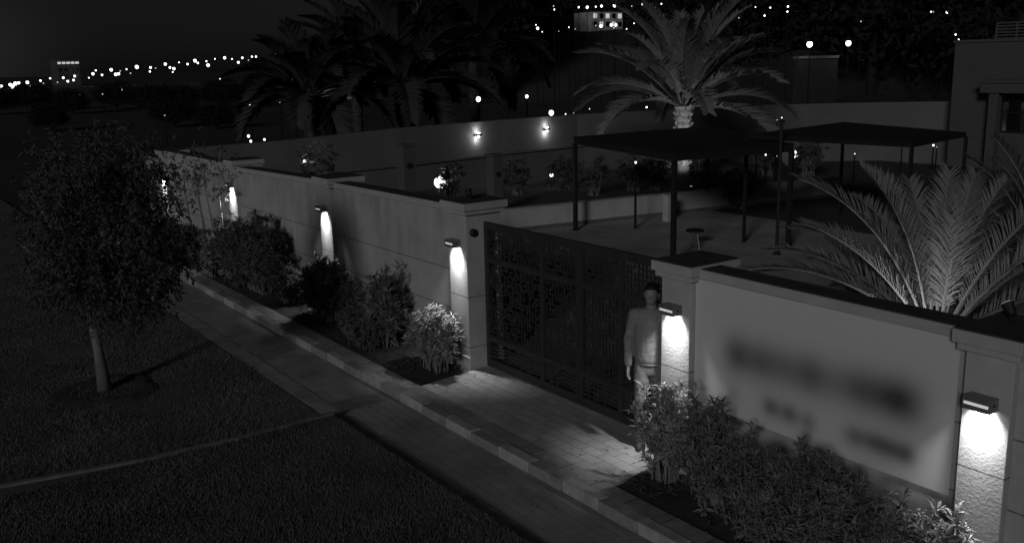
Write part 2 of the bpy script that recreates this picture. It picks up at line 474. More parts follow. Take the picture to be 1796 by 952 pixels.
# sign: smooth slab with two lines of soft blurred lettering
def sign_panel():
    x0, x1, z0, z1 = -6.495, -3.75, .80, 2.085
    y = YF - .008
    t = thing('sign_panel', 'smooth pale sign slab with two lines of blurred dark lettering', 'sign', ((x0 + x1) / 2, y, z0))
    MB().box(x0, x1, y, YF + .01, z0, z1).build('slab', M_sign, t)
    # letter field: thin sheet carrying the blurred letters
    NX, NZ = 300, 160
    V = [(x0 + .004 + (x1 - x0 - .008) * i / NX, y - .003, z0 + .004 + (z1 - z0 - .008) * j / NZ) for j in range(NZ + 1) for i in range(NX + 1)]
    F = [(j * (NX + 1) + i, j * (NX + 1) + i + 1, (j + 1) * (NX + 1) + i + 1, (j + 1) * (NX + 1) + i) for j in range(NZ) for i in range(NX)]
    o = MB().add(V, F).build('lettering', mat('sign_letters', .6, .7, 0, build=lambda n, l, tc, p, out: (lambda a: (setattr(a, 'attribute_name', 'ink'), a.outputs['Color'])[1])(n.new('ShaderNodeAttribute'))), t)
    va = np.array(V)
    X, Z = va[:, 0], va[:, 2]
    ink = np.zeros(len(V))
    def blob(px, py, sx, sz, a):
        c = at(px, py, 'y', y)
        ink[:] = np.maximum(ink, 0) + a * np.exp(-(np.abs((X - c.x) / sx) ** 2.1 + np.abs((Z - c.z) / sz) ** 2.1))
    # first line, eight tall letters
    for q in range(8):
        u = q / 7
        blob(1292 + 300 * u, 622 + 84 * u, .18 if q not in (3, 5) else .16, .20, [.68, .58, .5, .58, .42, .52, .6, .66][q])
    # second line
    for px, py, sx, a in ((1285, 690, .07, .2), (1352, 714, .10, .46), (1385, 726, .10, .46), (1418, 740, .08, .34), (1500, 765, .11, .42), (1535, 776, .10, .46), (1565, 787, .10, .46), (1592, 797, .08, .42)):
        blob(px, py, sx * 1.1, .10, a * 1.3)
    base = .6 * (1 - np.clip(ink, 0, .86))
    ca = o.data.color_attributes.new('ink', 'FLOAT_COLOR', 'POINT')
    ca.data.foreach_set('color', np.repeat(base[:, None], 4, 1).ravel())
sign_panel()

# black round sounder on the side of the left gate pillar
p_ = at(829, 408, 'x', -10.60)
t = thing('wall_speaker', 'small round black sounder on the side of the left gate pillar', 'speaker', (p_.x, p_.y, p_.z))
MB().tube([(p_.x + .002, p_.y, p_.z), (p_.x + .03, p_.y, p_.z), (p_.x + .045, p_.y, p_.z)], [.055, .055, .035], 20).build('case', M_iron, t)
MB().tube([(p_.x + .045, p_.y, p_.z), (p_.x + .05, p_.y, p_.z)], [.03, .028], 16).build('grille', M_shade, t)

# ------------------------------------------------------------------ gate
M_gate = mat('gate_paint', .036, .6, .25, 4, .2, 60, spec=.3)
def gate():
    YG = 6.97
    x0, x1, z0, z1 = -10.56, -6.86, ZB + .02, 2.14
    t = thing('gate', 'dark metal sliding gate with irregular cut lattice behind the standing man', 'gate', ((x0 + x1) / 2, YG, ZB))
    xm = -8.56
    sub = [-9.30, -7.82]
    for a, b in ((x0, x0 + .07), (xm - .055, xm - .006), (xm + .006, xm + .055), (x1 - .07, x1)):
        MB().box(a, b, YG, YG + .06, z0, z1).build('stile', M_gate, t, bevel=.004)
    for s_ in sub: MB().box(s_ - .03, s_ + .03, YG + .003, YG + .05, z0 + .08, z1 - .07).build('mullion', M_gate, t, bevel=.004)
    rails = [(z0, z0 + .11), (.50, .57), (1.60, 1.66), (z1 - .09, z1)]
    for a, b in rails:
        for xa, xb in ((x0 + .07, xm - .055), (xm + .055, x1 - .07)):
            MB().box(xa, xb, YG + .004, YG + .054, a, b).build('rail', M_gate, t, bevel=.004)
    rg = random.Random(11)
    def bay(xa, xb, za, zb, style):
        m = MB()
        yy = YG + .02
        th = .021
        if style == 'slats':
            z = za + .035
            while z < zb - .02:
                m.box(xa, xb, yy, yy + .018, z, z + .02)
                z += rg.uniform(.045, .062)
            for _ in range(4):
                xx = rg.uniform(xa, xb - .03); m.box(xx, xx + .02, yy + .002, yy + .016, za, zb)
            return m
        cw, ch = .060, .066
        nx = int(round((xb - xa) / cw)); nz = int(round((zb - za) / ch))
        cw = (xb - xa) / nx; ch = (zb - za) / nz
        pv, ph = (.76, .56) if style == 'tall' else (.78, .72)
        E_ = [((i, j), (i, j + 1)) for i in range(1, nx) for j in range(nz) if rg.random() < pv]
        E_ += [((i, j), (i + 1, j)) for i in range(nx) for j in range(1, nz) if rg.random() < ph]
        par = {}
        def root(k):
            if k[0] in (0, nx) or k[1] in (0, nz): return 'border'
            while k != 'border' and par.get(k, k) != k:
                k = par[k]
            return k
        for p, q in E_:
            rp, rq = root(p), root(q)
            if rp != rq:
                if rp == 'border': par[rq] = rq if rq == 'border' else 'border'
                else: par[rp] = rq
        def find(k):
            k = root(k)
            while k != 'border' and par.get(k, k) != k: k = par[k]
            return k
        for p, q in E_:
            if find(p) != 'border': continue
            if p[0] == q[0]:
                m.box(xa + p[0] * cw - th / 2, xa + p[0] * cw + th / 2, yy, yy + .016, za + p[1] * ch - .004, za + q[1] * ch + .004)
            else:
                m.box(xa + p[0] * cw - .004, xa + q[0] * cw + .004, yy + .003, yy + .013, za + p[1] * ch - th / 2, za + p[1] * ch + th / 2)
        m.box(xa, xa + .012, yy + .001, yy + .015, za, zb); m.box(xb - .012, xb, yy + .001, yy + .015, za, zb)
        m.box(xa, xb, yy + .002, yy + .014, za, za + .012); m.box(xa, xb, yy + .002, yy + .014, zb - .012, zb)
        if style == 'tall':                       # some curved sweeps across the maze
            for _ in range(5):
                cx, cz, r_ = rg.uniform(xa + .1, xb - .1), rg.uniform(za + .2, zb - .2), rg.uniform(.06, .14)
                a0 = rg.uniform(0, 6.28); pts = []
                for q in range(9):
                    aa = a0 + q * .35
                    pts.append((min(max(cx + r_ * math.cos(aa), xa), xb), yy + .008, min(max(cz + r_ * math.sin(aa), za), zb)))
                m.tube(pts, .010, 5)
        return m
    bays = [x0 + .07, sub[0], xm, sub[1], x1 - .07]
    for i in range(4):
        xa = bays[i] + (.03 if i in (1, 3) else (.055 if i == 2 else 0)); xb = bays[i + 1] - (.03 if i in (0, 2) else (.055 if i == 1 else 0))
        bay(xa, xb, 1.66, z1 - .09, 'top').build('lattice_panel', M_gate, t)
        bay(xa, xb, .57, 1.60, 'tall').build('lattice_panel', M_gate, t)
        bay(xa, xb, z0 + .11, .50, 'slats').build('lattice_panel', M_gate, t)
gate()

# ------------------------------------------------------------------ man by the gate
def person():
    FX, FY = -7.165, 6.83
    t = thing('person', 'man in pale sweatshirt and light trousers walking along the gate, face to the street', 'person', (FX, FY, ZB))
    f = Vector((.62, -.78, 0)).normalized()        # the way he faces
    s = Vector((-f.y, f.x, 0))                     # his left
    def L(a, b, c): return Vector((FX, FY, ZB)) + s * a + f * b + Vector((0, 0, c))
    def cap(m, pts, rads, n=14):
        for i in range(len(pts) - 1):
            a, b = pts[i], pts[i + 1]; k = 6
            m.tube([a.lerp(b, q / k) for q in range(k + 1)], [rads[i] + (rads[i + 1] - rads[i]) * q / k for q in range(k + 1)], n)
        for p, r in zip(pts, rads): m.ball(p, r * .995, 12, 8)
    rotm = Matrix(((s.x, f.x, 0), (s.y, f.y, 0), (0, 0, 1)))
    def loft(m, rings, n=22):
        V = []; F = []
        R_ = []
        for (z0, a0, b0, f0), (z1, a1, b1, f1) in zip(rings[:-1], rings[1:]):
            k = max(2, int(abs(z1 - z0) / .02))
            for q in range(k):
                u = q / k; R_.append((z0 + (z1 - z0) * u, a0 + (a1 - a0) * u, b0 + (b1 - b0) * u, f0 + (f1 - f0) * u))
        R_.append(rings[-1])
        for z, a, b, f0 in R_:
            for q in range(n):
                w_ = 2 * math.pi * q / n; V.append(L(a * math.cos(w_), f0 + b * math.sin(w_), z))
        for i in range(len(R_) - 1):
            for q in range(n): F.append((i * n + q, i * n + (q + 1) % n, (i + 1) * n + (q + 1) % n, (i + 1) * n + q))
        F += [tuple(range(n - 1, -1, -1)), tuple((len(R_) - 1) * n + q for q in range(n))]
        m.add(V, F)
    def ell(m, c, sx, sy, sz): m.ball(c, 1, 18, 12, sc=(sx, sy, sz), rot=rotm)
    HZ = 1.685
    head_f = .0
    def remesh(o, v, smooth=4):
        r = o.modifiers.new('remesh', 'REMESH'); r.mode = 'VOXEL'; r.voxel_size = v; r.use_smooth_shade = True
        c = o.modifiers.new('smooth', 'SMOOTH'); c.iterations = smooth; c.factor = .5
    ct = bpy.data.textures.new('cloth_folds', 'CLOUDS'); ct.noise_scale = .055; ct.noise_depth = 2
    def fold(o, st):
        d = o.modifiers.new('folds', 'DISPLACE'); d.texture = ct; d.strength = st; d.mid_level = .5; d.texture_coords = 'GLOBAL'
    # joints
    sh = {1: L(.175, 0, 1.45), -1: L(-.175, 0, 1.45)}
    el = {1: L(.235, -.02, 1.16), -1: L(-.245, -.03, 1.16)}
    wr = {1: L(.22, .08, .91), -1: L(-.235, .06, .90)}
    hp = {1: L(.085, 0, .92), -1: L(-.085, 0, .92)}
    kn = {1: L(.085, .02, .50), -1: L(-.09, .10, .51)}
    an = {1: L(.085, -.12, .10), -1: L(-.09, .09, .09)}
    b = MB()
    ell(b, L(0, .005, HZ), .074, .094, .112)
    ell(b, L(0, .035, HZ - .055), .055, .062, .062)       # jaw
    b.ball(L(0, .098, HZ - .02), .014, sc=(1, 1.2, 1.5), rot=rotm)
    ell(b, L(0, .088, HZ - .055), .024, .012, .008)
    ell(b, L(0, .082, HZ + .022), .05, .014, .010)       # brow
    for d in (1, -1): ell(b, L(.076 * d, -.005, HZ - .01), .010, .02, .032)
    cap(b, [L(0, -.01, 1.44), L(0, .0, 1.62)], [.062, .056])
    loft(b, [(.86, .13, .09, 0), (1.0, .14, .09, 0), (1.2, .14, .085, 0), (1.4, .16, .08, 0), (1.47, .09, .06, 0)])
    for d in (1, -1):
        cap(b, [sh[d], el[d], wr[d]], [.05, .04, .028])
        cap(b, [hp[d], kn[d], an[d]], [.08, .052, .038])
        dn = (wr[d] - el[d]).normalized()
        dn = (dn + Vector((0, 0, -.6))).normalized()
        pc = wr[d] + dn * .05
        ell(b, pc, .022, .04, .05)
        for q in range(4):                               # four fingers, slightly curled
            o_ = f * (-.028 + .019 * q)
            k1 = pc + dn * .038 + o_; k2 = k1 + dn * (.034 + .006 * (q in (1, 2))) - s * d * .006; k3 = k2 + dn * .024 - s * d * .014
            cap(b, [k1, k2, k3], [.0095, .0088, .0078], 8)
        k1 = pc + f * .03 - dn * .01; k2 = k1 + f * .022 + dn * .03; k3 = k2 + dn * .028 + f * .004
        cap(b, [k1, k2, k3], [.012, .0105, .009], 8)
    o = b.build('body', M_skin, t); remesh(o, .0065, 2)
    # eyes
    for d in (1, -1): MB().ball(L(.031 * d, .082, HZ + .004), .0105, 10, 8).build('eye', M_tee, t)
    h = MB(); ell(h, L(0, -.016, HZ + .028), .082, .098, .096); ell(h, L(0, .03, HZ + .075), .066, .06, .036); ell(h, L(0, -.05, HZ - .03), .07, .055, .07)
    o = h.build('hair', M_hair, t); remesh(o, .008, 3)
    # sweatshirt
    m = MB()
    loft(m, [(.945, .158, .116, 0), (.955, .174, .128, .003), (1.0, .176, .130, .003), (1.12, .182, .134, .004), (1.25, .184, .126, .006), (1.36, .19, .118, .006), (1.43, .178, .10, 0), (1.475, .13, .085, -.005), (1.50, .082, .074, -.008), (1.53, .076, .07, -.008)])
    m.tube([L(.074 * math.cos(q / 16 * 6.2832), .066 * math.sin(q / 16 * 6.2832) - .004, 1.525 - .012 * math.sin(q / 16 * 6.2832)) for q in range(17)], .011, 8)
    for d in (1, -1):
        cap(m, [L(.10 * d, 0, 1.455), sh[d], el[d], wr[d] + (el[d] - wr[d]) * .06], [.075, .07, .056, .042])
        cap(m, [wr[d].lerp(el[d], .12), wr[d].lerp(el[d], .18)], [.044, .047])
        for q in (.3, .42, .56, .7): m.ball(el[d].lerp(sh[d], q) + f * .012, .058 + .004 * math.sin(q * 40), 10, 8)   # folds
    o = m.build('sweatshirt', M_shirt, t); remesh(o, .010, 3); fold(o, .013)
    m = MB(); loft(m, [(.915, .158, .112, .0), (.925, .168, .122, .002), (.97, .165, .12, .002), (1.0, .16, .115, 0)])
    o = m.build('shirt_hem', M_tee, t); remesh(o, .01, 2)
    m = MB()
    loft(m, [(.80, .13, .10, 0), (.84, .15, .11, 0), (.93, .152, .108, 0), (.98, .14, .10, 0)])
    for d in (1, -1):
        cap(m, [hp[d] + Vector((0, 0, -.02)), kn[d], an[d] + Vector((0, 0, .0))], [.098, .07, .06])
        for q in (.1, .2, .35, .85): m.ball(an[d].lerp(kn[d], q), .066, 10, 8)
    o = m.build('trousers', M_trouser, t); remesh(o, .010, 3); fold(o, .018)
    for d in (1, -1):
        m = MB(); a = an[d]
        gz = ZB + .035
        c = Vector((a.x, a.y, gz)) + f * .05
        ell(m, c, .045, .13, .034); ell(m, Vector((a.x, a.y, gz + .035)), .042, .055, .045)
        o = m.build('shoe', M_shoe, t); remesh(o, .008, 2)
person()

# ------------------------------------------------------------------ plants
def leaf_mesh(V, F, base, d, nrm, L_, W_, fold=.25, seg=2):
    """one folded lance-shaped leaf"""
    sd = d.cross(nrm).normalized()
    n2 = sd.cross(d)
    b = len(V)
    tip = base + d * L_ - n2 * L_ * .18
    mid = base + d * L_ * .5
    V += [base, mid + sd * W_ / 2 + n2 * W_ * fold, tip, mid - sd * W_ / 2 + n2 * W_ * fold, mid]
    F += [(b, b + 1, b + 4), (b + 1, b + 2, b + 4), (b + 2, b + 3, b + 4), (b + 3, b, b + 4)]

def rvec(rg, zmin=-1):
    while True:
        v = Vector((rg.uniform(-1, 1), rg.uniform(-1, 1), rg.uniform(zmin, 1)))
        if .05 < v.length < 1: return v.normalized()

def shrub(label, x, y, rx, ry, h, whorls, leaf=.085, lm=None, seed=0, group='shrubs along the street wall', name='shrub', zlow=.2, z=ZB, per=11, width=.3):
    rg = random.Random(seed + 100)
    if seed < 10: rx, ry, h, whorls, leaf = rx * 1.22, ry * 1.1, h * 1.14, int(whorls * 1.25), leaf * 1.1
    t = thing(name, label, 'shrub', (x, y, z), group)
    lm = lm or M_leaf
    st = MB(); V = []; F = []
    for i in range(whorls):
        # tips fill the crown, denser toward the outside
        u = rvec(rg)
        r = rg.uniform(.35, 1) ** .6
        c = Vector((x, y, z + h * (zlow + (1 - zlow) / 2)))
        lump = 1 + .5 * noise.noise(u * 1.9 + Vector((seed * 3.1, 0, 0)))
        if i % 9 == 0 and u.z > 0: lump *= rg.uniform(1.1, 1.4)
        tip = c + Vector((u.x * rx * r * lump, u.y * ry * r * lump, u.z * h * (1 - zlow) / 2 * r * lump))
        out = (tip - Vector((x, y, z + h * .1))).normalized()
        ax = (out * .7 + Vector((0, 0, .7)) + rvec(rg) * .35).normalized()
        if i % 5 == 0:
            b0 = Vector((x + rg.uniform(-.16, .16) * rx / .4, y + rg.uniform(-.1, .1), z - .01))
            mid = b0.lerp(tip, .5) + Vector((0, 0, .12 * h))
            st.tube([b0, b0.lerp(mid, .5) + Vector((0, 0, .04)), mid, tip], [.014, .011, .008, .004], 5, cap=False)
        else:
            st.tube([tip - ax * .14 - Vector((0, 0, .04)), tip], [.004, .003], 3, cap=False)
        n = rg.randint(per - 3, per + 2)
        e1 = ax.orthogonal().normalized(); e2 = ax.cross(e1)
        for k in range(n):
            a = 2.4 * k + rg.uniform(-.3, .3)
            el_ = rg.uniform(.15, 1.0)
            d = ((e1 * math.cos(a) + e2 * math.sin(a)) * math.cos(el_) + ax * math.sin(el_)).normalized()
            leaf_mesh(V, F, tip - ax * rg.uniform(0, .1), d, ax, leaf * rg.uniform(.75, 1.5), leaf * width * rg.uniform(.8, 1.2))
    st.build('stems', M_bark, t)
    MB().add(V, F).build('foliage', lm, t)
    return t

def on(px, py, Y):       # helper: x on the ground strip Y below the photo pixel column
    return at(px, py, 'y', Y)
c = lambda px, Y, py=600: on(px, py, Y).x
# left bed
shrub('tall leafy shrub left of the bright low shrub, left of the gate', c(678, 6.38, 600), 6.40, .30, .26, 1.02, 150, .10, seed=1, zlow=.1)
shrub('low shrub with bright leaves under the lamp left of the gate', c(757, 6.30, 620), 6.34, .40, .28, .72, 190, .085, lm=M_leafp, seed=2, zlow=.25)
shrub('shrub under the lamp of the second pillar left of the gate', c(575, 6.35, 520), 6.36, .52, .34, .90, 300, .10, seed=3, zlow=.12)
shrub('small dark shrub between two larger ones on the left bed', c(505, 6.3, 500), 6.3, .45, .3, .62, 150, .09, lm=M_leafd, seed=4)
shrub('large dark round shrub before the wall left of the second pillar', c(455, 6.25, 470), 6.2, .85, .42, 1.22, 420, .10, lm=M_leafd, seed=5, zlow=.05)
shrub('dark shrub beside the pale flowering bush', c(412, 6.25, 450), 6.2, .42, .34, 1.15, 150, .10, lm=M_leafd, seed=6, zlow=.05)
shrub('small pale flowering bush by the kerb, left of the dark shrubs', c(374, 5.98, 455), 5.98, .26, .22, .62, 70, .12, lm=M_leafp, seed=7, zlow=.2, width=.45)
shrub('low bush at the far end of the left bed', -20.9, 6.3, .7, .34, .6, 130, .12, lm=M_leafd, seed=8)
shrub('low sparse bush under the farthest lamp', -22.8, 6.2, .7, .34, .55, 110, .12, lm=M_leafd, seed=9)
# right bed
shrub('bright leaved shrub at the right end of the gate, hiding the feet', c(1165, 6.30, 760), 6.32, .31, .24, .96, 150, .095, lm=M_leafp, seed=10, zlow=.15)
shrub('dark leafy shrub right of the bright one, under the sign', c(1248, 6.25, 790), 6.28, .36, .3, 1.0, 240, .085, seed=11, zlow=.05)
shrub('broad low shrub below the middle of the sign', c(1340, 6.2, 850), 6.16, .40, .3, .80, 230, .085, seed=12, zlow=.05)
shrub('dense curly shrub below the right half of the sign', c(1440, 6.15, 880), 6.14, .42, .32, .98, 330, .08, seed=13, zlow=.05)
shrub('small leaved shrub at the foot of the sign wall, right end', c(1555, 6.15, 930), 6.12, .38, .32, .84, 260, .08, seed=14, zlow=.05)
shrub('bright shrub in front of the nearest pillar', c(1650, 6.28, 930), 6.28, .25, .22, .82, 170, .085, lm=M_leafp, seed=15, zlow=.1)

shrub('low dark leafy shrub filling the gap beside the second lamp shrub', c(622, 6.2, 560), 6.2, .36, .3, .5, 120, .09, lm=M_leafd, seed=16, zlow=.05)
shrub('loose dark shrub at the foot of the tall leafy shrub', c(650, 6.15, 640), 6.12, .34, .26, .42, 110, .085, lm=M_leafd, seed=17, zlow=.05)
# ground cover in the beds
def ground_cover(label, x0, x1, n, seed):
    rg = random.Random(seed); V = []; F = []
    for i in range(n):
        x = rg.uniform(x0, x1); y = 5.9 + .85 * rg.random() ** .8
        if noise.noise(Vector((x * 2, y * 3, seed))) < -.1: continue
        for k in range(5):
            a = rg.uniform(0, 6.28); e = rg.uniform(.1, .9)
            d = Vector((math.cos(a) * math.cos(e), math.sin(a) * math.cos(e), math.sin(e)))
            leaf_mesh(V, F, Vector((x, y, ZB)), d, Vector((0, 0, 1)), rg.uniform(.03, .07), .016)
    o = MB().add(V, F).build('ground_cover', M_leafd)
    tag(o, label, 'ground cover'); kind(o, 'stuff')
ground_cover('low weeds and litter on the soil left of the gate', -24, -10.6, 1800, 31)
ground_cover('low weeds and fallen leaves on the soil right of the gate', -6.6, -2, 900, 32)

# dry leaves and grit on the paving
def litter(label, x0, x1, y0, y1, z, n, seed):
    rg = random.Random(seed); V = []; F = []
    for i in range(n):
        x = rg.uniform(x0, x1); y = rg.uniform(y0, y1)
        if noise.noise(Vector((x * .9, y * 1.5, seed))) < -.05: continue
        a = rg.uniform(0, 6.28)
        leaf_mesh(V, F, Vector((x, y, z + .004)), Vector((math.cos(a), math.sin(a), rg.uniform(0, .25))), Vector((0, 0, 1)), rg.uniform(.02, .06), rg.uniform(.008, .02), fold=.5)
    o = MB().add(V, F).build('fallen_leaves', M_bark)
    tag(o, label, 'fallen leaves'); kind(o, 'stuff')
litter('dry leaves scattered on the walkway', -20, -4, 4.6, 5.45, .006, 420, 61)
litter('dry leaves scattered on the apron before the gate', -10.4, -6.7, 5.7, 6.9, ZB + .002, 90, 62)
litter('dry leaves on the paving strip behind the kerb', -20, -4, 5.63, 5.83, ZB + .002, 260, 63)
# shadow bands on the walkway, painted as darker flat sheets
M_walkshade = mat('painted_walk_shade', .19, .9, .4, 4, .3, 40)
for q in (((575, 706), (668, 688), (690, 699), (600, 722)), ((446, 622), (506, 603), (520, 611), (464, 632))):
    kind(MB().add([at(*p, 'z', .008) for p in q], [(3, 2, 1, 0)]).build('walkway_shade', M_walkshade), 'structure')
# slender saplings before the wall
def sapling(label, pts, r0, leaves, seed, m=M_barkp):
    rg = random.Random(seed)
    pts = [Vector(p) for p in pts]
    t = thing('sapling', label, 'young tree', pts[0], 'saplings along the wall')
    n = len(pts)
    MB().tube(pts, [r0 * (1 - .6 * i / (n - 1)) for i in range(n)], 7).build('trunk', m, t, smooth=True)
    V = []; F = []; br = MB()
    top = pts[-1]
    for i in range(leaves):
        tip = top + Vector((rg.gauss(0, .28), rg.gauss(0, .2), rg.gauss(0, .3)))
        if i % 3 == 0: br.tube([top.lerp(pts[-2], rg.random()), tip], [.006, .003], 4, cap=False)
        for k in range(7):
            d = (rvec(rg) + Vector((0, 0, -.4))).normalized()
            leaf_mesh(V, F, tip, d, rvec(rg), .11, .03)
    br.build('branches', m, t)
    MB().add(V, F).build('crown', M_leafd, t)
    return t
a = at(384, 432, 'y', 6.45)
sapling('pale forked sapling lit by the third lamp', [(a.x, 6.45, ZB), (a.x + .02, 6.47, .8), (a.x + .12, 6.5, 1.15), (a.x + .42, 6.55, 1.75), (a.x + .5, 6.5, 2.15)], .035, 16, 1)
a = at(395, 432, 'y', 6.5)
sapling('thin straight sapling beside the forked one', [(a.x, 6.5, ZB), (a.x - .02, 6.5, .9), (a.x - .1, 6.5, 1.6), (a.x - .15, 6.5, 2.1)], .022, 14, 2)
a = at(362, 430, 'y', 6.5)
sapling('bent sapling against the wall between third and fourth lamps', [(a.x, 6.5, ZB), (a.x - .2, 6.55, .8), (a.x - .45, 6.55, 1.5), (a.x - .6, 6.55, 1.95)], .028, 22, 3, M_bark)
a = at(335, 420, 'y', 6.4)
sapling('leaning sapling nearest the lawn tree crown', [(a.x, 6.4, ZB), (a.x - .1, 6.45, .8), (a.x - .3, 6.45, 1.5), (a.x - .4, 6.5, 2.0)], .024, 22, 4, M_bark)

# the lawn tree
def lawn_tree():
    bx, by = -13.24, 2.55
    t = thing('tree', 'round dark leafy tree standing alone on the far lawn', 'tree', (bx, by, 0))
    rg = random.Random(21)
    tr = MB()
    # trunk leans a little toward the upper left of the view
    def W(px, py, dy=0): return at(px, py, 'y', by + dy)
    p0 = Vector((bx, by, -.02)); p1 = Vector((bx - .02, by - .02, .5)); p2 = Vector((bx - .05, by - .05, 1.0)); p3 = Vector((bx - .05, by - .05, 1.35)); 
    tr.tube([p0, p1, p2, p3], [.10, .066, .056, .054], 12)
    C0 = at(180, 405, 'y', by); C0 = Vector((bx - .05, by, C0.z))
    limbs = []
    for k in range(9):
        a = k * .7 + rg.uniform(-.2, .2); e = rg.uniform(.7, 1.35)
        L_ = rg.uniform(.8, 1.5)
        d = Vector((math.cos(a) * math.cos(e), math.sin(a) * math.cos(e), math.sin(e)))
        q1 = p3 + d * L_ * .5; q2 = p3 + d * L_ + Vector((0, 0, .1))
        tr.tube([p3 - Vector((0, 0, .1)), q1, q2], [.045, .03, .014], 6); limbs.append(q2)
    tr.build('trunk', M_bark, t, smooth=True)
    V = []; F = []
    cc = at(182, 402, 'y', by)
    cx, cy, cz = cc.x, by, cc.z
    rx, ry, rz = .95, .95, 1.38
    for i in range(2100):
        u = rvec(rg)
        r = rg.uniform(.2, 1) ** .55
        lump = 1 + .30 * noise.noise(u * 2.0 + Vector((5, 2, 0))) + .18 * noise.noise(u * 5)
        if noise.noise(u * 3 + Vector((9, 9, 1))) > .42 and r > .6: continue
        wz = rz * (1 - .12 * (u.z < -.3))
        cpt = Vector((cx + u.x * rx * r * lump, cy + u.y * ry * r * lump, cz + u.z * wz * r * lump))
        # hanging spray of leaves
        nn = rg.randint(9, 15); hang = rg.uniform(.16, .34)
        sw = rvec(rg) * .08
        for k in range(nn):
            q = k / nn
            pp = cpt + sw * q * 2 - Vector((0, 0, hang * q))
            d = (rvec(rg) + Vector((u.x * .4, u.y * .4, -.7))).normalized()
            leaf_mesh(V, F, pp, d, rvec(rg), rg.uniform(.06, .10), rg.uniform(.018, .028))
    MB().add(V, F).build('crown', mat('leaf_lawn_tree', .065, .6, .35, 3, spec=.3), t)
    # dug soil basin round the trunk
    b = MB(); V = []; F = []
    for k in range(48):
        a = k / 48 * 6.2832
        for r, z in ((.10, .012), (.42, .012), (.55, .05), (.68, .006)):
            rr = r * (1 + .08 * math.sin(3 * a) + .05 * math.sin(7 * a))
            V.append((bx + rr * math.cos(a), by + rr * math.sin(a), z + (.01 * noise.noise(Vector((a * 3, r * 9, 0))) if r > .3 else 0)))
    for k in range(48):
        for j in range(3):
            F.append((k * 4 + j, k * 4 + j + 1, ((k + 1) % 48) * 4 + j + 1, ((k + 1) % 48) * 4 + j))
    kind(b.add(V, F).build('soil_ring', M_soil, smooth=True), 'structure')
lawn_tree()

# palms
def frond(mb, base, az, elev, length, droop, rg, nleaf=46, leaf=.45, roll=0.0, wide=.02, mi_r=1, n_arc=16):
    """feather leaf: curved midrib with two rows of leaflets"""
    h = Vector((math.cos(az), math.sin(az), 0)); pts = []; p = Vector(base); e = elev
    st = length / n_arc
    side = Vector((-h.y, h.x, 0))
    bend = rg.uniform(-.25, .25)
    for i in range(n_arc + 1):
        pts.append(p.copy())
        hh = (h + side * bend * i / n_arc).normalized()
        p = p + (hh * math.cos(e) + Vector((0, 0, 1)) * math.sin(e)) * st
        e -= droop / n_arc * (0.4 + 1.2 * i / n_arc)
    mb.tube(pts, [.020 * length / 2 * (1 - .85 * i / n_arc) + .002 for i in range(n_arc + 1)], 5, mi=mi_r, cap=False)
    V = []; F = []
    for k in range(nleaf):
        u = .16 + .84 * k / (nleaf - 1)
        fi = u * n_arc; i = min(int(fi), n_arc - 1)
        q = pts[i].lerp(pts[i + 1], fi - i)
        tang = (pts[i + 1] - pts[i]).normalized()
        sd0 = tang.cross(Vector((0, 0, 1)))
        if sd0.length < .05: sd0 = side.copy()
        sd0.normalize(); up = sd0.cross(tang).normalized()
        env = math.sin(min(1, (u - .1) / .3) * math.pi / 2) * (1 - .62 * max(0, (u - .45) / .55) ** 1.3)
        for d_ in (1, -1):
            ang = .62 + .3 * (1 - u) + rg.uniform(-.12, .12)
            vee = .45 + rg.uniform(-.15, .15)
            d = (tang * math.cos(ang) + (sd0 * d_ * math.cos(vee) + up * math.sin(vee)) * math.sin(ang)).normalized()
            L_ = leaf * env * rg.uniform(.85, 1.1)
            wv = tang.cross(d).normalized().cross(d).normalized() * wide * .5
            q2 = q + d * L_ * .5; tip = q + d * L_ - Vector((0, 0, L_ * .12))
            b = len(V)
            V += [q - wv * .6, q + wv * .6, q2 + wv, tip, q2 - wv]
            F += [(b, b + 1, b + 2, b + 4), (b + 4, b + 2, b + 3)]
    mb.add(V, F, 0)

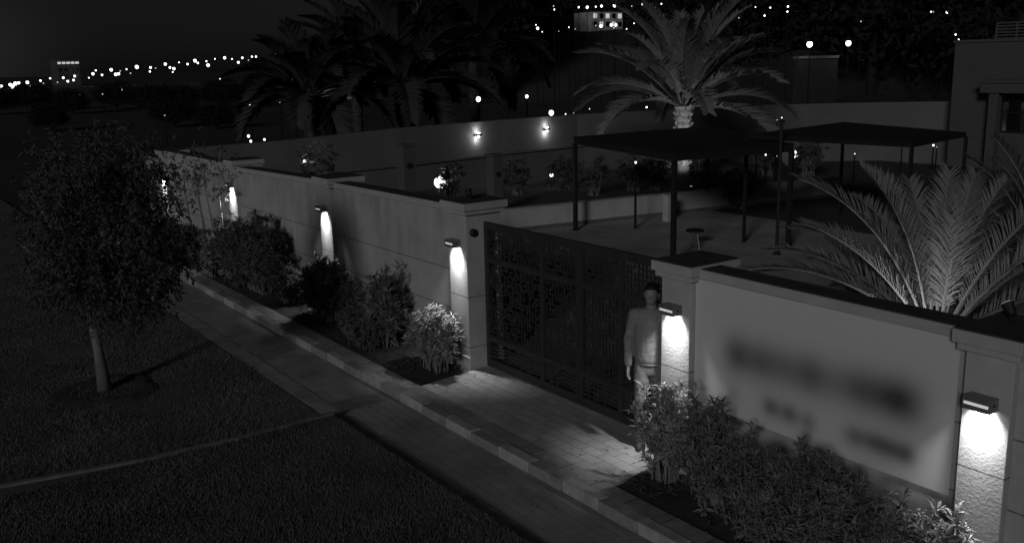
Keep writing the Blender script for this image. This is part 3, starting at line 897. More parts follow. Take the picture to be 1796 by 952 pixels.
def palm(name, label, base, trunk_h, r, nf, length, rg_seed, leafmat, parts=True, leaf=.45, nleaf=46, elev=(.1, 1.45), droopf=1.1, wide=.022, group=None, trunkmat=None, azlist=None, rach=None):
    rg = random.Random(rg_seed)
    base = Vector(base)
    t = thing(name, label, 'palm tree', base, group)
    tm = trunkmat or M_barkp
    m = MB(); npt = max(4, int(trunk_h / .09)); pts = []; rr = []
    for i in range(npt + 1):
        z = trunk_h * i / npt
        pts.append(base + Vector((0, 0, z))); rr.append(r * (.82 + .25 * (z / trunk_h) ** 3) * (1.0 if i % 2 else 1.10))
    m.tube(pts, rr, 14)
    # stubs of old fronds, thickest under the crown
    for k in range(int(60 * min(1, trunk_h / 1.5)) + 20):
        zz = trunk_h * (1 - (k / 80) ** 1.0 * .98); a = k * 2.4
        d = Vector((math.cos(a), math.sin(a), 0))
        rloc = r * (.85 + .3 * (zz / trunk_h) ** 3)
        p0 = base + d * rloc * .8 + Vector((0, 0, zz - .03)); p1 = p0 + d * r * .42 + Vector((0, 0, .09))
        m.tube([p0, p1], [.035 * r / .2, .018 * r / .2], 5)
    m.build('trunk', tm, t)
    top = base + Vector((0, 0, trunk_h))
    whole = MB()
    for k in range(nf):
        q = k / (nf - 1)
        az = k * 2.39996 + rg.uniform(-.2, .2)
        e = elev[0] + (elev[1] - elev[0]) * q ** .8 + rg.uniform(-.08, .08)
        if azlist and k < len(azlist): az, e = azlist[k]
        L_ = length * rg.uniform(.85, 1.08) * (1 - .12 * q)
        mb = MB() if parts else whole
        frond(mb, top + Vector((math.cos(az), math.sin(az), 0)) * r * .45, az, e, L_, droopf * (1.25 - .55 * q), rg, nleaf, leaf, wide=wide)
        if parts: mb.build('frond', [leafmat, rach or M_rachis], t)
    if not parts: whole.build('crown', [leafmat, leafmat], t)
    return t

def garden_spot(label, loc, power, aim=(0, 0, 1), size=.06, group='small spotlights in the yard', bulb=None):
    t = thing('garden_spotlight', label, 'spotlight', loc, group)
    l_ = Vector(loc); a = Vector(aim).normalized()
    MB().tube([l_ - Vector((0, 0, .0)), l_ + Vector((0, 0, .06))], [.012, .012], 8).build('stake', M_iron, t)
    b0 = l_ + Vector((0, 0, .07))
    MB().tube([b0 - a * .03, b0 + a * .05, b0 + a * .07], [.03, .045, .05], 12, cap=True).build('head', M_iron, t)
    e = b0 + a * .072
    MB().tube([e, e + a * .003], [.042, .042], 12).build('lens', bulb or M_bulb, t)
    q = a.to_track_quat('-Z', 'Y').to_euler()
    light('spot_light', 'SPOT', e + a * .01, power, t, spot_size=R(110), spot_blend=.8, shadow_soft_size=.04, rot=q)
    return t

# palm behind the sign wall, lit from its foot
def aim(right, away):
    v = Vector((RGT.x, RGT.y)) * right + Vector((FWD.x, FWD.y)) * away
    return math.atan2(v.y, v.x)
PBY = 8.35
PB = at(1645, 560, 'y', PBY)
near_fr = [(aim(-1, .45), .66), (aim(-.8, .9), .95), (aim(-.35, .9), 1.15), (aim(-.1, 1), 1.3), (aim(.35, .5), 1.15), (aim(.6, .2), 1.05), (aim(1, .3), .7), (aim(1, .9), .45), (aim(-1, 1.2), .5),
           (aim(-1, .6), .35), (aim(-.5, 1.4), .55), (aim(.2, 1.2), .8), (aim(-.6, .4), 1.2), (aim(.1, .1), 1.45), (aim(.5, 1), .6), (aim(-1, .9), .72), (aim(.9, .1), .9), (aim(-.05, .6), 1.35), (aim(-.7, 1.1), .25), (aim(.6, 1.6), .2),
           (aim(-.3, .3), 1.4), (aim(.8, .7), 1.2), (aim(-.9, .3), 1.0), (aim(1.0, .0), .5), (aim(-.1, 1.3), 1.0), (aim(.3, .9), 1.4)]
palm('palm_tree', 'nearest palm with bright lower fronds rising behind the sign wall', (PB.x, PBY, ZB), 1.45, .17, len(near_fr), 2.12, 5, M_frond, leaf=.42, nleaf=62, droopf=1.0, wide=.017, azlist=near_fr)
garden_spot('uplight at the foot of the nearest palm', (PB.x + .12, 7.75, 1.35), 42.0, (-.15, .45, .9))
PB2 = at(1795, 430, 'y', 10.9)
palm('palm_tree', 'darker palm behind the nearest one, at the right edge', (PB2.x + .3, 10.9, ZB), 1.6, .16, 30, 2.0, 9, M_leafd, leaf=.4, nleaf=40, elev=(.1, 1.4))
PB3 = at(1560, 440, 'y', 10.6)
palm('palm_tree', 'low dark palm with drooping fronds left of the nearest palm', (PB3.x, 10.6, ZB), .55, .15, 26, 1.75, 12, M_leafd, leaf=.36, nleaf=40, elev=(.15, 1.3), droopf=1.3)

# tall palm in the garden
PC = at(1197, 345, 'z', ZB)
palm('palm_tree', 'tall palm with lit trunk rising above the flat pergola roof', (-20.5, 20.75, ZB), 2.75, .24, 27, 3.8, 15, mat('frond_mid', .17, .6, .25, 4, spec=.3), leaf=.8, nleaf=64, elev=(.15, 1.5), droopf=1.1, wide=.07, rach=M_leaf)
garden_spot('uplight at the trunk foot of the tall palm', (-19.5, 20.1, ZB + .36), 90, (-.36, .22, 1))

# ------------------------------------------------------------------ inside the yard
# low planter wall with dark base course
pw0 = at(860, 411, 'z', ZB); pw1 = at(1470, 344, 'z', ZB)
def low_wall():
    t = thing('planter_wall', 'long low pale planter wall across the yard behind the pergola', 'wall', ((pw0.x + pw1.x) / 2, (pw0.y + pw1.y) / 2, ZB))
    d = (pw1 - pw0); d.z = 0; L_ = d.length; d.normalize(); n = Vector((-d.y, d.x, 0))
    a = Vector((pw0.x, pw0.y, 0)) + n * .13; b = a + d * L_
    m = MB(); m.bar(a + Vector((0, 0, ZB + .31)), b + Vector((0, 0, ZB + .31)), .24, .44)
    m.build('wall_face', M_plaster, t)
    m = MB(); m.bar(a + Vector((0, 0, ZB + .55)), b + Vector((0, 0, ZB + .55)), .27, .035)
    m.build('coping', M_cap, t)
    m = MB()
    k = 0
    while k * .42 < L_ - .42:
        p = a + d * (k * .42 + .01); q = a + d * ((k + 1) * .42 - .01)
        m.bar(p + Vector((0, 0, ZB + .04)), q + Vector((0, 0, ZB + .04)), .30, .10)
        k += 1
    m.build('base_course', mat('base_stone', .13, .9, .4, 4, .3, 40), t)
    return a, d, n
la, ld, ln = low_wall()
kind(MB().add([tuple(la + ln * .15 + Vector((0, 0, ZB + .35))), tuple(la + ld * 11.5 + ln * .15 + Vector((0, 0, ZB + .35))), tuple(la + ld * 14 + ln * 8.0 + Vector((0, 0, ZB + .36))), tuple(la + ln * 6.5 + Vector((0, 0, ZB + .36)))],
     [(0, 1, 2, 3)]).build('garden_soil', M_soil), 'structure')
# short end post of the planter wall
p_ = at(1172, 375, 'x', -17.75)
t = thing('planter_pier', 'short pale pier standing proud of the planter wall', 'pier', (-17.75, p_.y, ZB))
MB().box(-17.86, -17.66, p_.y - .1, p_.y + .1, ZB - .01, ZB + .66).build('shaft', M_plaster, t, bevel=.005)
MB().box(-17.88, -17.64, p_.y - .12, p_.y + .12, ZB + .66, ZB + .70).build('cap', M_cap, t, bevel=.004)

def far_wall():
    pts = [(-24.8, 7.0), (-24.9, 10), (-25.2, 13.8), (-26.0, 18), (-26.4, 21.5), (-26.1, 26), (-25.3, 30), (-23.6, 33), (-20.6, 36.2)]
    zt = [2.25, 2.28, 2.4, 2.4, 2.4, 2.4, 2.4, 2.4, 2.4]
    t = thing('garden_wall', 'tall grey rear wall of the yard carrying two glowing lamps', 'wall', (-26.2, 20, ZB))
    def strip(m, off, th, za, zb):
        V = []; F = []
        for (x, y), z in zip(pts, zt):
            for dx, zz in ((off, za if za < 1.5 else z + za - 2.4), (off, z + zb - 2.4 if zb > 1.5 else zb), (off - th, z + zb - 2.4 if zb > 1.5 else zb), (off - th, za if za < 1.5 else z + za - 2.4)):
                V.append((x + dx, y, zz))
        n = len(pts)
        for i in range(n - 1):
            for k in range(4):
                F.append((i * 4 + k, i * 4 + (k + 1) % 4, (i + 1) * 4 + (k + 1) % 4, (i + 1) * 4 + k))
        F += [(3, 2, 1, 0), tuple((n - 1) * 4 + k for k in range(4))]
        m.add(V, F)
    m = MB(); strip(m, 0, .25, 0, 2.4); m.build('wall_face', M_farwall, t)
    m = MB(); strip(m, .08, .07, 1.28, 1.36); m.build('string_course', M_farwall, t)
    def xat(y):
        for (xa, ya), (xb, yb) in zip(pts[:-1], pts[1:]):
            if ya <= y <= yb: return xa + (xb - xa) * (y - ya) / (yb - ya)
        return -25
    return xat
fx = far_wall()
for px, py, lb in ((839, 237, 'up and down lamp on the rear wall, the left one'), (959, 227, 'up and down lamp on the rear wall, nearer the tall palm')):
    X = -25.7
    for _ in range(4):
        q = at(px, py, 'x', X); X = fx(q.y) + .10
    t = thing('wall_lamp', lb, 'wall lamp', q, 'up and down lamps on the rear wall')
    MB().box(q.x - .08, q.x + .06, q.y - .12, q.y + .12, q.z - .025, q.z + .025).build('housing', M_iron, t, bevel=.004)
    for s_ in (1, -1):
        MB().ball((q.x, q.y, q.z + s_ * .055), .05, 10, 6, sc=(1, 1.2, .6)).build('lens', M_bulb, t)
        light('lamp_light', 'POINT', (q.x + .03, q.y, q.z + s_ * .12), 5 if s_ > 0 else 7, t, shadow_soft_size=.04)

# free-standing garden columns seen over the street wall
for px, yt, lb, wd in ((711, 253, 'slim pale column over the wall, left of the glowing plant', .16), (867, 270, 'pale column with dark niche, right of the glowing plant', .15)):
    q = at(px, yt, 'x', -20)
    t = thing('garden_column', lb, 'column', (q.x, q.y, ZB), 'slim columns in the garden')
    MB().box(q.x - .16, q.x + .16, q.y - wd, q.y + wd, ZB - .01, q.z - .05).build('shaft', M_house, t, bevel=.01)
    MB().box(q.x - .19, q.x + .19, q.y - wd - .03, q.y + wd + .03, q.z - .05, q.z).build('cap', M_house, t, bevel=.006)
    MB().tube([(q.x + .162, q.y, q.z - .5), (q.x + .18, q.y, q.z - .5)], [.075, .07], 14).build('medallion', M_iron, t)

# pergola with flat dark roof
def pergola():
    zt = 2.42
    A = at(1005, 240, 'z', zt); B = at(1183, 268, 'z', zt); Cc = at(1393, 252, 'z', zt); D = at(1242, 221, 'z', zt)
    t = thing('pergola', 'flat dark shade pergola on slim posts in the yard', 'pergola', ((A.x + Cc.x) / 2, (A.y + Cc.y) / 2, ZB))
    m = MB()
    V = [A, B, Cc, D]
    dz = Vector((0, 0, -.03))
    m.add([*V, *[v + dz for v in V]], [(0, 1, 2, 3), (7, 6, 5, 4), (0, 4, 5, 1), (1, 5, 6, 2), (2, 6, 7, 3), (3, 7, 4, 0)])
    m.build('roof', M_shade, t)
    cen = (A + B + Cc + D) / 4
    ins = [v + (cen - v).normalized() * .05 for v in V]
    for i in range(4):
        a, b = ins[i], ins[(i + 1) % 4]
        m = MB(); m.bar(a + Vector((0, 0, -.10)), b + Vector((0, 0, -.10)), .06, .14); m.build('beam', M_iron, t)
    m = MB()
    for k in range(1, 9):
        u = k / 9
        m.bar(ins[0].lerp(ins[1], u) + Vector((0, 0, -.06)), ins[3].lerp(ins[2], u) + Vector((0, 0, -.06)), .03, .05)
    m.build('rafter', M_iron, t)
    for v in ins:
        m = MB(); m.box(v.x - .045, v.x + .045, v.y - .045, v.y + .045, ZB, v.z - .15); m.build('post', M_iron, t, bevel=.004)
    for v in ins[:]:
        MB().box(v.x - .09, v.x + .09, v.y - .09, v.y + .09, ZB, ZB + .012).build('foot_plate', M_iron, t)
pergola()
def carport():
    zt = 2.55
    Q = [at(1310, 236, 'z', zt), at(1600, 250, 'z', zt), at(1695, 232, 'z', zt), at(1480, 214, 'z', zt)]
    t = thing('pergola', 'larger dark flat canopy in the distance between pergola and house', 'pergola', (Q[0] + Q[2]) / 2)
    dz = Vector((0, 0, -.1))
    MB().add([*Q, *[v + dz for v in Q]], [(0, 1, 2, 3), (7, 6, 5, 4), (0, 4, 5, 1), (1, 5, 6, 2), (2, 6, 7, 3), (3, 7, 4, 0)]).build('roof', M_shade, t)
    for v in Q:
        MB().box(v.x - .03, v.x + .03, v.y - .03, v.y + .03, ZB, v.z - .1).build('post', M_iron, t)
carport()
# dark parasol pole
q = at(1362, 446, 'z', ZB); tp = at(1362, 216, 'x', q.x)
t = thing('lamp_post', 'tall thin dark post with a small dark head before the canopy', 'post', q)
MB().tube([q, (q.x, q.y, tp.z)], [.038, .034], 10).build('pole', M_iron, t)
MB().tube([(q.x, q.y, tp.z), (q.x, q.y, tp.z + .03), (q.x, q.y, tp.z + .05)], [.07, .07, .02], 12).build('head', M_iron, t)
MB().tube([(q.x, q.y, ZB), (q.x, q.y, ZB + .02)], .09, 12).build('foot', M_iron, t)

kind(MB().box(-26.4, 8, 19.6, 34, -.1, ZB + .003).build('dark_yard_sheet', M_soil), 'structure')  # added dark sheet that makes the far yard ground near black
# low stool in the yard
q = at(1218, 437, 'z', ZB)
t = thing('stool', 'small dark stool with a round top standing on the yard paving', 'stool', q)
MB().tube([(q.x, q.y, ZB + .40), (q.x, q.y, ZB + .44)], [.20, .20], 18).build('seat', M_iron, t)
for k in range(3):
    a = k * 2.1
    MB().tube([(q.x + .06 * math.cos(a), q.y + .06 * math.sin(a), ZB + .4), (q.x + .15 * math.cos(a), q.y + .15 * math.sin(a), ZB)], [.014, .014], 6).build('leg', M_steel, t)
# paler slab bands in the yard paving
for (pa, pb, pc, pd) in (((1205, 386), (1290, 398), (1300, 393), (1225, 382)),):
    V = [at(*p, 'z', ZB + .004) for p in (pa, pb, pc, pd)]
    kind(MB().add(V, [(0, 1, 2, 3)]).build('yard_paving', mat('pale_slab', .38, .9, .3, 2)), 'structure')

# garden planting behind the planter wall, some of it lit from inside
gs = random.Random(77)
gshr = [(905, 16.0, 'dark garden shrub right of the niche column'), (985, 17.5, 'lit spiky shrub under the rear wall lamp'), (1040, 17.5, 'dark feathery garden shrub left of the pergola post'),
        (1110, 19.0, 'dim garden shrub behind the middle of the pergola'), (1150, 19.5, 'garden shrub just left of the lit palm trunk'), (1232, 21.5, 'pale flowering garden shrub right of the lit palm trunk'),
        (1285, 21.0, 'upright feathery shrub before the planter wall'), (1345, 24.5, 'dark shrub under the distant canopy'), (1415, 26.0, 'brightly lit shrub under the distant canopy')]
for i, (px, Y, lb) in enumerate(gshr):
    q = at(px, 330, 'y', Y)
    if i == 6:
        q = at(1290, 366, 'z', ZB); Yq = q.y; qx = q.x + .1
    else:
        qx, Yq = q.x, Y
    shrub(lb, qx, Yq, .55, .55, 1.1 if i != 5 else .8, 70, .16, lm=(M_leafp if i == 5 else M_leafd), seed=50 + i, group='garden shrubs behind the planter wall', z=ZB + (.3 if i != 6 else 0))
# glowing plants
for i, (px, py, X, pwr, lb) in enumerate(((784, 322, -21.5, 26, 'spiky dark plant against a bright glow over the wall'), (980, 308, -22.5, 9, 'small plant against a weak glow left of the pergola'), (1409, 272, -21.0, 14, 'plant against a bright glow under the distant canopy'), (545, 285, -20.8, 5, 'small plant on the cap of the second pillar'))):
    q = at(px, py, 'x', X)
    t = shrub(lb, q.x + .25, q.y, .42, .42, q.z + .45, 40, .17, lm=M_leafd, seed=70 + i, group='plants with spotlights behind them', zlow=.45)
    b_ = thing('ball_lamp', ['white ball lamp glowing behind the spiky plant', 'small ball lamp behind the plant left of the pergola', 'ball lamp under the distant canopy', 'faint ball lamp behind the second pillar'][i], 'ball lamp', (q.x - .35, q.y, ZB), 'ball lamps in the garden')
    MB().ball((q.x - .35, q.y, q.z), [.16, .07, .13, .035][i], 14, 10).build('globe', M_bulb, b_, smooth=True)
    MB().tube([(q.x - .35, q.y, ZB), (q.x - .35, q.y, q.z - .03)], .02, 8).build('pole', M_iron, b_)
    light('lamp_light', 'POINT', (q.x - .35 + .2, q.y, q.z + .1), pwr * .35, b_, shadow_soft_size=.1)
# small fittings on the pillar caps
def cap_light(label, px, py, z, pwr):
    q = at(px, py, 'z', z)
    garden_spot(label, (q.x, q.y, z), pwr, (-.5, .2, .6), group='small spotlights on the pillar caps', bulb=M_bulbd)
cap_light('small spotlight on the cap of the left gate pillar', 823, 350, 2.42, .3)
cap_light('small lit spotlight on the cap of the second pillar', 583, 303, 2.395, .8)
cap_light('small spotlight on the cap of the nearest pillar', 1772, 562, 2.21, .3)

# potted palm ring on rear wall etc: low palms beyond the rear wall
def far_palm(label, px, py, X, h, L_, seed, m=M_farpalm):
    q = at(px, py, 'x', X)
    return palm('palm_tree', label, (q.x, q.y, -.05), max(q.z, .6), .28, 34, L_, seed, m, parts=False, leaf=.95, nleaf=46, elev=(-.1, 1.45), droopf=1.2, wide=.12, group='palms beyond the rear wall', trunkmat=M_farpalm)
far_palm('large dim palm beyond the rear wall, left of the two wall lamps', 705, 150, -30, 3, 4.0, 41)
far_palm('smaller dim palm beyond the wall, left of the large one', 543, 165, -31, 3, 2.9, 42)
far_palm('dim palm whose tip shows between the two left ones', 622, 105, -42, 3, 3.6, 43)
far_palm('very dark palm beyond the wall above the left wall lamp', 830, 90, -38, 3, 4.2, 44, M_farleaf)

# dark house on the right
def house():
    Y = 34.0
    c0 = at(1676, 76, 'y', Y); par = c0.z
    x0, x1 = c0.x, -6.0
    t = thing('house', 'plain dark house with a columned porch at the right edge', 'house', ((x0 + x1) / 2, Y + 5, 0))
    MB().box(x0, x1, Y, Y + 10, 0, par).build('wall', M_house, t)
    MB().box(x0 - .06, x1, Y - .06, Y + 10.05, par + .001, par + .10).build('parapet', M_house, t, bevel=.01)
    yp = Y - 1.0
    a = at(1714, 146, 'y', yp); xp, zp = a.x, a.z
    MB().box(xp + .08, x1, yp + .06, Y - .002, zp - .34, zp).build('porch_roof', M_house, t, bevel=.01)
    MB().box(xp, x1, yp, Y - .002, zp + .001, zp + .09).build('cornice', M_house, t, bevel=.01)
    for px in (1733, 1822):
        xx = at(px, 200, 'y', yp + .2).x
        MB().box(xx, xx + .32, yp + .15, yp + .45, 0, zp - .342).build('column', M_house, t, bevel=.01)
    a = at(1758, 176, 'y', Y); b = at(1830, 234, 'y', Y)
    xa, xb, za, zb = a.x, a.x + 1.7, 1.45, a.z
    f = MB()
    f.box(xa, xb, Y - .05, Y - .002, za, za + .06); f.box(xa, xb, Y - .05, Y - .002, zb - .06, zb)
    f.box(xa, xa + .06, Y - .05, Y - .002, za + .06, zb - .06); f.box(xb - .06, xb, Y - .05, Y - .002, za + .06, zb - .06)
    f.box((xa + xb) / 2 - .03, (xa + xb) / 2 + .03, Y - .045, Y - .003, za + .06, zb - .06)
    f.box(xa + .06, xb - .06, Y - .043, Y - .004, zb - .45, zb - .41)
    w_ = f.build('window', M_iron, t)
    g = MB().box(xa + .06, xb - .06, Y - .03, Y - .006, za + .06, zb - .06).build('pane', M_glassd, w_)
    # roof-top screen of slats
    a = at(1745, 72, 'y', Y + 1); zt = at(1745, 40, 'y', Y + 1).z
    m = MB(); n = 6
    for k in range(n): m.box(a.x, a.x + 3, Y + 1, Y + 1.06, par + .1 + (zt - par - .15) * k / (n - 1), par + .15 + (zt - par - .15) * k / (n - 1))
    for k in range(5): m.box(a.x + k * .74, a.x + k * .74 + .05, Y + .98, Y + 1.08, par + .05, zt)
    m.build('roof_screen', M_house, t)
house()

# ------------------------------------------------------------------ beyond: trees, town lights
def hills():
    V = []; F = []; NA, NR = 60, 24
    for i in range(NA + 1):
        px = 880 + (2300 - 880) * i / NA
        d = FWD + RGT * ((px - 898) / FPX); d.z = 0; d.normalize()
        e = min(1, (px - 880) / 90) if px < 970 else 1
        hmax = (9.2 + 1.2 * noise.noise(Vector((px / 130, 0, 0)))) * (e * e * (3 - 2 * e))
        for j in range(NR + 1):
            u = j / NR; r = 105 + 110 * u
            hh = hmax * math.sin(min(1, u / .45) * math.pi / 2) * (1 if u < .6 else 1 - (u - .6) / .4 * .9)
            V.append((d.x * r, d.y * r, hh - .05 + (.4 * noise.noise(Vector((px / 20, u * 9, 3))) if 0 < j < NR else 0)))
    for i in range(NA):
        for j in range(NR):
            a = i * (NR + 1) + j; F.append((a, a + NR + 1, a + NR + 2, a + 1))
    kind(MB().add(V, F).build('hills', M_land, smooth=True), 'structure')
hills()
def far_tree_mesh(seed, n=2600):
    rg = random.Random(seed); V = []; F = []
    for i in range(n):
        u = rvec(rg, -.6); r = rg.uniform(.3, 1) ** .5
        lump = 1 + .35 * noise.noise(u * 1.8 + Vector((seed, 0, 0))) + .2 * noise.noise(u * 4.5)
        p = Vector((u.x * 5 * r * lump, u.y * 5 * r * lump, 9 + u.z * 7.5 * r * lump))
        leaf_mesh(V, F, p, rvec(rg), rvec(rg), rg.uniform(.5, 1.1), rg.uniform(.3, .6))
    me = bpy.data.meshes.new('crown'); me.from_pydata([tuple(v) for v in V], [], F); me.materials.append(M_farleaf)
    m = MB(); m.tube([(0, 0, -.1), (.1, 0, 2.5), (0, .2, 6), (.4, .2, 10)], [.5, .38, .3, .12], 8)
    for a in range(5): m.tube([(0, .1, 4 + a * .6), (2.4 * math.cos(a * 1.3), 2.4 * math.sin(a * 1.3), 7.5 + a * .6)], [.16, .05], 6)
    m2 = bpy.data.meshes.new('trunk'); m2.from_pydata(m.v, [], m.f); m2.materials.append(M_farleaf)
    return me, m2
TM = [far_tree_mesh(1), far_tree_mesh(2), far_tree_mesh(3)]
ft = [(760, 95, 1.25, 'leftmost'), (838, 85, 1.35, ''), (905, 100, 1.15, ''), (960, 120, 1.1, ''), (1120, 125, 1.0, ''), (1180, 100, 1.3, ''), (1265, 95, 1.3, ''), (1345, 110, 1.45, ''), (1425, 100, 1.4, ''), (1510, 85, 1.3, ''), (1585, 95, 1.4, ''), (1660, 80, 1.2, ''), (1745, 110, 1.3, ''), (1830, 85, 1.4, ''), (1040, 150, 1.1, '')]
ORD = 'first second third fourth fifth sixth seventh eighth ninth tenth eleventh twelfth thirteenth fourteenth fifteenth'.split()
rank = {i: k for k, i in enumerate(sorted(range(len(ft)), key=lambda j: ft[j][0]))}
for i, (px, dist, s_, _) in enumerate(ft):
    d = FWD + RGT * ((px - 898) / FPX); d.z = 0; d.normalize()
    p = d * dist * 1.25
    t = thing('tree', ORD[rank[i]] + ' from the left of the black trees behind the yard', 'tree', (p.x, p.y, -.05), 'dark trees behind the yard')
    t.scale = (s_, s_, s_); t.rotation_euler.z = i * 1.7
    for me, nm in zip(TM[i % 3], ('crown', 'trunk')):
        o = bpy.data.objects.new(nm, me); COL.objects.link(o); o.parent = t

lt = [(30, 118), (95, 125), (160, 112), (235, 120), (300, 108), (350, 118), (415, 112), (475, 122), (120, 80), (330, 78), (400, 74)]
lrank = {i: k for k, i in enumerate(sorted(range(len(lt)), key=lambda j: lt[j][0]))}
for i, (px, dist) in enumerate(lt):
    d = FWD + RGT * ((px - 898) / FPX); d.z = 0; d.normalize()
    p = d * dist
    t = thing('tree', ORD[lrank[i]] + ' from the left of the low dark trees under the left skyline', 'tree', (p.x, p.y, -.05), 'low dark trees under the left skyline')
    sc_ = (.27 if dist > 100 else .19) * (1 + .12 * math.sin(i * 2.3))
    t.scale = (sc_ * 1.7, sc_ * 1.7, sc_ * .66); t.rotation_euler.z = i * 2.1
    for me, nm in zip(TM[i % 3], ('crown', 'trunk')):
        o = bpy.data.objects.new(nm, me); COL.objects.link(o); o.parent = t
def lamp(px, py, X, r, label, cat='street lamp', name='street_lamp', group='town lights on the horizon', m=None):
    """distant lamp: pole, arm and globe"""
    q = at(px, py, 'x', X)
    dist = (q - CAMP).length
    rr = r / FPX * dist
    t = MB()
    t.ball((0, 0, q.z + .04), rr, 10, 7, mi=1, sc=(1, 1, 1.1))
    pr_ = max(.025, rr * .09)
    t.tube([(0, 0, -.04), (0, 0, q.z - rr)], [pr_ * 1.3, pr_], 6)
    t.tube([(0, 0, q.z + rr), (0, 0, q.z + rr * 1.6)], [rr * .7, .02], 8)
    o = t.build(name, [M_pole, m or M_bulb])
    o.location = (q.x, q.y, 0)
    tag(o, label, cat, group)
    return o
ONES = 'first second third fourth fifth sixth seventh eighth ninth tenth eleventh twelfth thirteenth fourteenth fifteenth sixteenth seventeenth eighteenth nineteenth'.split()
TENS = {2: 'twent', 3: 'thirt', 4: 'fort', 5: 'fift'}
CARD = {2: 'twenty', 3: 'thirty', 4: 'forty', 5: 'fifty'}
def nth(i):
    if i <= 19: return ONES[i - 1]
    q, r = divmod(i, 10)
    return TENS[q] + 'ieth' if r == 0 else CARD[q] + '-' + ONES[r - 1]
def lamps(lst, X, k, what, group, zfix=None, **kw):
    lst = sorted(lst)
    for i, e in enumerate(lst):
        px, py, r = e
        sz = 'large bright' if r >= 3.2 else ('bright' if r >= 2.3 else 'small')
        XX = X(px) if callable(X) else X
        if zfix: XX = at(px, py, 'z', zfix).x
        lamp(px, py, XX, r * k * .8, f'{sz} lamp, {nth(i + 1)} from left {what}', group=group, **({'m': M_bulbd} if r < 1.9 and i % 2 else {}), **kw)
row = [(2, 152, 3.5), (18, 149, 3.5), (22, 151, 4), (27, 147, 4), (33, 146, 3), (22, 156, 2), (48, 145, 3.5), (53, 151, 2), (71, 142, 2.4), (76, 147, 1.8), (88, 138, 2), (101, 145, 1.6), (111, 137, 2.6), (119, 143, 2.6), (131, 134, 2.6), (129, 141, 2.4),
       (156, 137, 1.6), (163, 130, 3.2), (168, 124, 2), (179, 132, 2.4), (195, 123, 3.6), (203, 131, 3.6), (208, 130, 3.2), (211, 125, 1.6), (222, 122, 1.8), (229, 129, 1.8), (240, 118, 4.4), (264, 119, 2.8), (263, 126, 2.2), (273, 120, 1.6), (290, 113, 3.2), (298, 119, 2.6), (305, 121, 3.4), (303, 127, 1.6),
       (314, 110, 1.6), (329, 113, 2.4), (342, 107, 3.8), (347, 111, 2.4), (362, 108, 2), (365, 115, 3.8), (377, 104, 1.6), (394, 102, 3.4), (407, 104, 1.8), (418, 110, 3), (425, 102, 2.6), (436, 106, 1.6), (442, 100, 2.2), (449, 100, 2.4), (457, 108, 1.8), (469, 105, 2.8), (465, 106, 2.4), (482, 96, 3.2), (586, 92, 1.4), (593, 91, 1.6)]
lamps(row, -330, .8, 'along the left skyline', 'town lights on the horizon')
lamps(((139, 167, 1.6), (180, 166, 1.6), (214, 157, 2.6), (243, 155, 1.4), (260, 151, 1.3), (289, 204, 1.6), (386, 139, 1.2)), 0, .8, 'in dark land below the left skyline', 'scattered lamps left beyond the lawn', zfix=1.8)
lamps(((439, 188, 3.2), (554, 183, 2.2), (548, 181, 1.2), (491, 182, 1.2), (517, 186, 1.2)), -38, .85, 'in the row by the dim palms', 'upper garden lamps beyond the rear wall')
lamps(((436, 241, 3.2), (440, 250, 2.8), (464, 247, 2.6)), -32, .85, 'above the left end of the rear wall', 'three lamps over the left end of the rear wall')
lamp(839, 176, -34, 4.2, 'garden lamp above the left rear wall lamp', group=None)
lamp(924, 171, -36, 2.8, 'small garden lamp between the two wall lamps', group=None)
lamp(967, 200, -30, 4.4, 'garden lamp standing just over the wall lamp near the palm', group=None)
lamps(((992, 202, 1.6), (1006, 200, 1.8), (1134, 190, 2.6), (1140, 171, 1.4), (1134, 171, 1.2), (1070, 192, 1.2), (1034, 193, 1.2)), -31, .8, 'over the rear wall by the palm', 'tiny lamps over the rear wall')
for px, py, r, lb in ((1420, 79, 5.2, 'left of the two street lamps shining right of the tall palm'), (1488, 77, 4.8, 'right of the two street lamps shining right of the tall palm')):
    o = lamp(px, py, -50, r * .9, lb, group='two bright street lamps')
    light('lamp_light', 'POINT', at(px, py, 'x', -49.4), 25, None, shadow_soft_size=.2)
# ledge under the first of them; its lamplit top is painted as paler coping
q = at(1400, 99, 'x', -50.5); q2 = at(1470, 100, 'x', -50.5)
t = thing('garden_wall', 'dark wall, lamplight on its top painted pale, under the left bright street lamp', 'wall', (-50.7, q.y, 0))
MB().box(-50.9, -50.5, q.y, q2.y, -.04, q.z - .2).build('wall_face', M_land, t)
MB().box(-51.0, -50.4, q.y, q2.y, q.z - .2, q.z).build('coping', M_farwall, t)
town = [(943, 51, 3.6), (940, 45, 1.4), (951, 57, 1.4), (971, 12, 1.8), (972, 18, 2), (998, 49, 1.4), (1009, 52, 1.4), (1015, 14, 2.2), (1030, 14, 3.4), (1045, 13, 2), (1055, 12, 3), (1078, 11, 4), (1054, 47, 3.8), (1045, 46, 1.6), (1072, 45, 3.4), (1080, 45, 3.6), (1077, 50, 1.8), (1099, 52, 1.4), (1112, 42, 1.4), (1108, 12, 1.6), (1128, 9, 3.8), (1160, 8, 1.8), (1147, 31, 2), (1151, 36, 1.6), (980, 56, 1.2),
        (1257, 42, 3.2), (1265, 43, 2.4), (1274, 15, 1.6), (1325, 14, 1.4), (1341, 29, 2.2), (1351, 15, 1.8), (1382, 13, 2.2), (1381, 22, 2), (1296, 33, 1.6), (1633, 22, 1.6), (1637, 22, 1.4), (1661, 23, 2.8), (1664, 45, 3.2), (1672, 43, 2), (1657, 51, 1.8), (1676, 62, 2), (1681, 71, 2), (1510, 39, 1.6), (1765, 27, 2.2), (1773, 26, 2.6), (1786, 28, 2.8), (1776, 24, 1.6)]
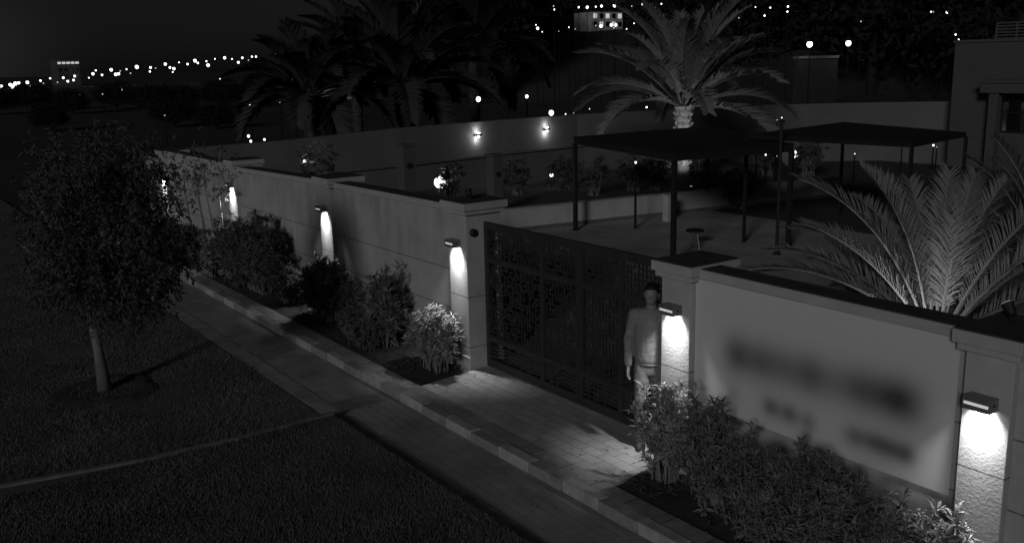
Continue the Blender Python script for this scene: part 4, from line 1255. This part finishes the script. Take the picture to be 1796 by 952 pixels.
lamps([e for e in town if e[0] < 1240], -78, .82, 'in the town behind the tall palm', 'town lights behind the tall palm')
lamps([e for e in town if e[0] >= 1240], -50, .82, 'scattered in the dark trees at right', 'scattered lamps in the dark trees')
# lights under and on the distant canopy
lamps(((1363, 213, 1.6), (1371, 209, 1.6), (1372, 225, 1.8), (1328, 238, 1.6), (1343, 274, 2.4), (1362, 276, 1.2), (1582, 258, 2), (1637, 257, 2.6), (1643, 260, 1.4), (1499, 272, 1.4)), -19.5, .7, 'round the distant canopy', 'tiny lamps round the distant canopy')
lamp(1115, 288, -17.5, 1.8, 'tiny lamp beside the lit trunk under the pergola', group=None)

# floodlit buildings far off
def block(label, x0, y0, x1, y1, X, m, rows, cols, name='building', deep=12, zb_=None, wm=None):
    a = at(x0, y1, 'x', X); b = at(x1, y0, 'x', X)
    t = thing(name, label, 'building', (X, (a.y + b.y) / 2, 0))
    MB().box(X - deep, X, a.y, b.y, -.04 if zb_ is None else zb_, b.z).build('wall', m, t)
    w_ = (b.y - a.y) / cols; z0 = max(a.z, 0.5); h = (b.z - z0) / rows
    for i in range(cols):
        for j in range(rows):
            MB().box(X + .02, X + .12, a.y + w_ * (i + .25), a.y + w_ * (i + .75), z0 + h * (j + .25), z0 + h * (j + .8)).build('window', (wm if wm and (i * 3 + j) % 2 else M_glassd), t)
    return t, a, b
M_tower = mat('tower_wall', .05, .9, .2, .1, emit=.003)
t, a, b = block('dark square tower block with a lit roof edge on the left horizon', 103, 106, 138, 140, -360, M_tower, 3, 4)
for k in range(5):
    yy = a.y + (b.y - a.y) * (k + .5) / 5
    MB().box(-359.9, -359.3, yy - .5, yy + .5, b.z - 1.2, b.z - .5).build('roof_light', M_bulbd, t)
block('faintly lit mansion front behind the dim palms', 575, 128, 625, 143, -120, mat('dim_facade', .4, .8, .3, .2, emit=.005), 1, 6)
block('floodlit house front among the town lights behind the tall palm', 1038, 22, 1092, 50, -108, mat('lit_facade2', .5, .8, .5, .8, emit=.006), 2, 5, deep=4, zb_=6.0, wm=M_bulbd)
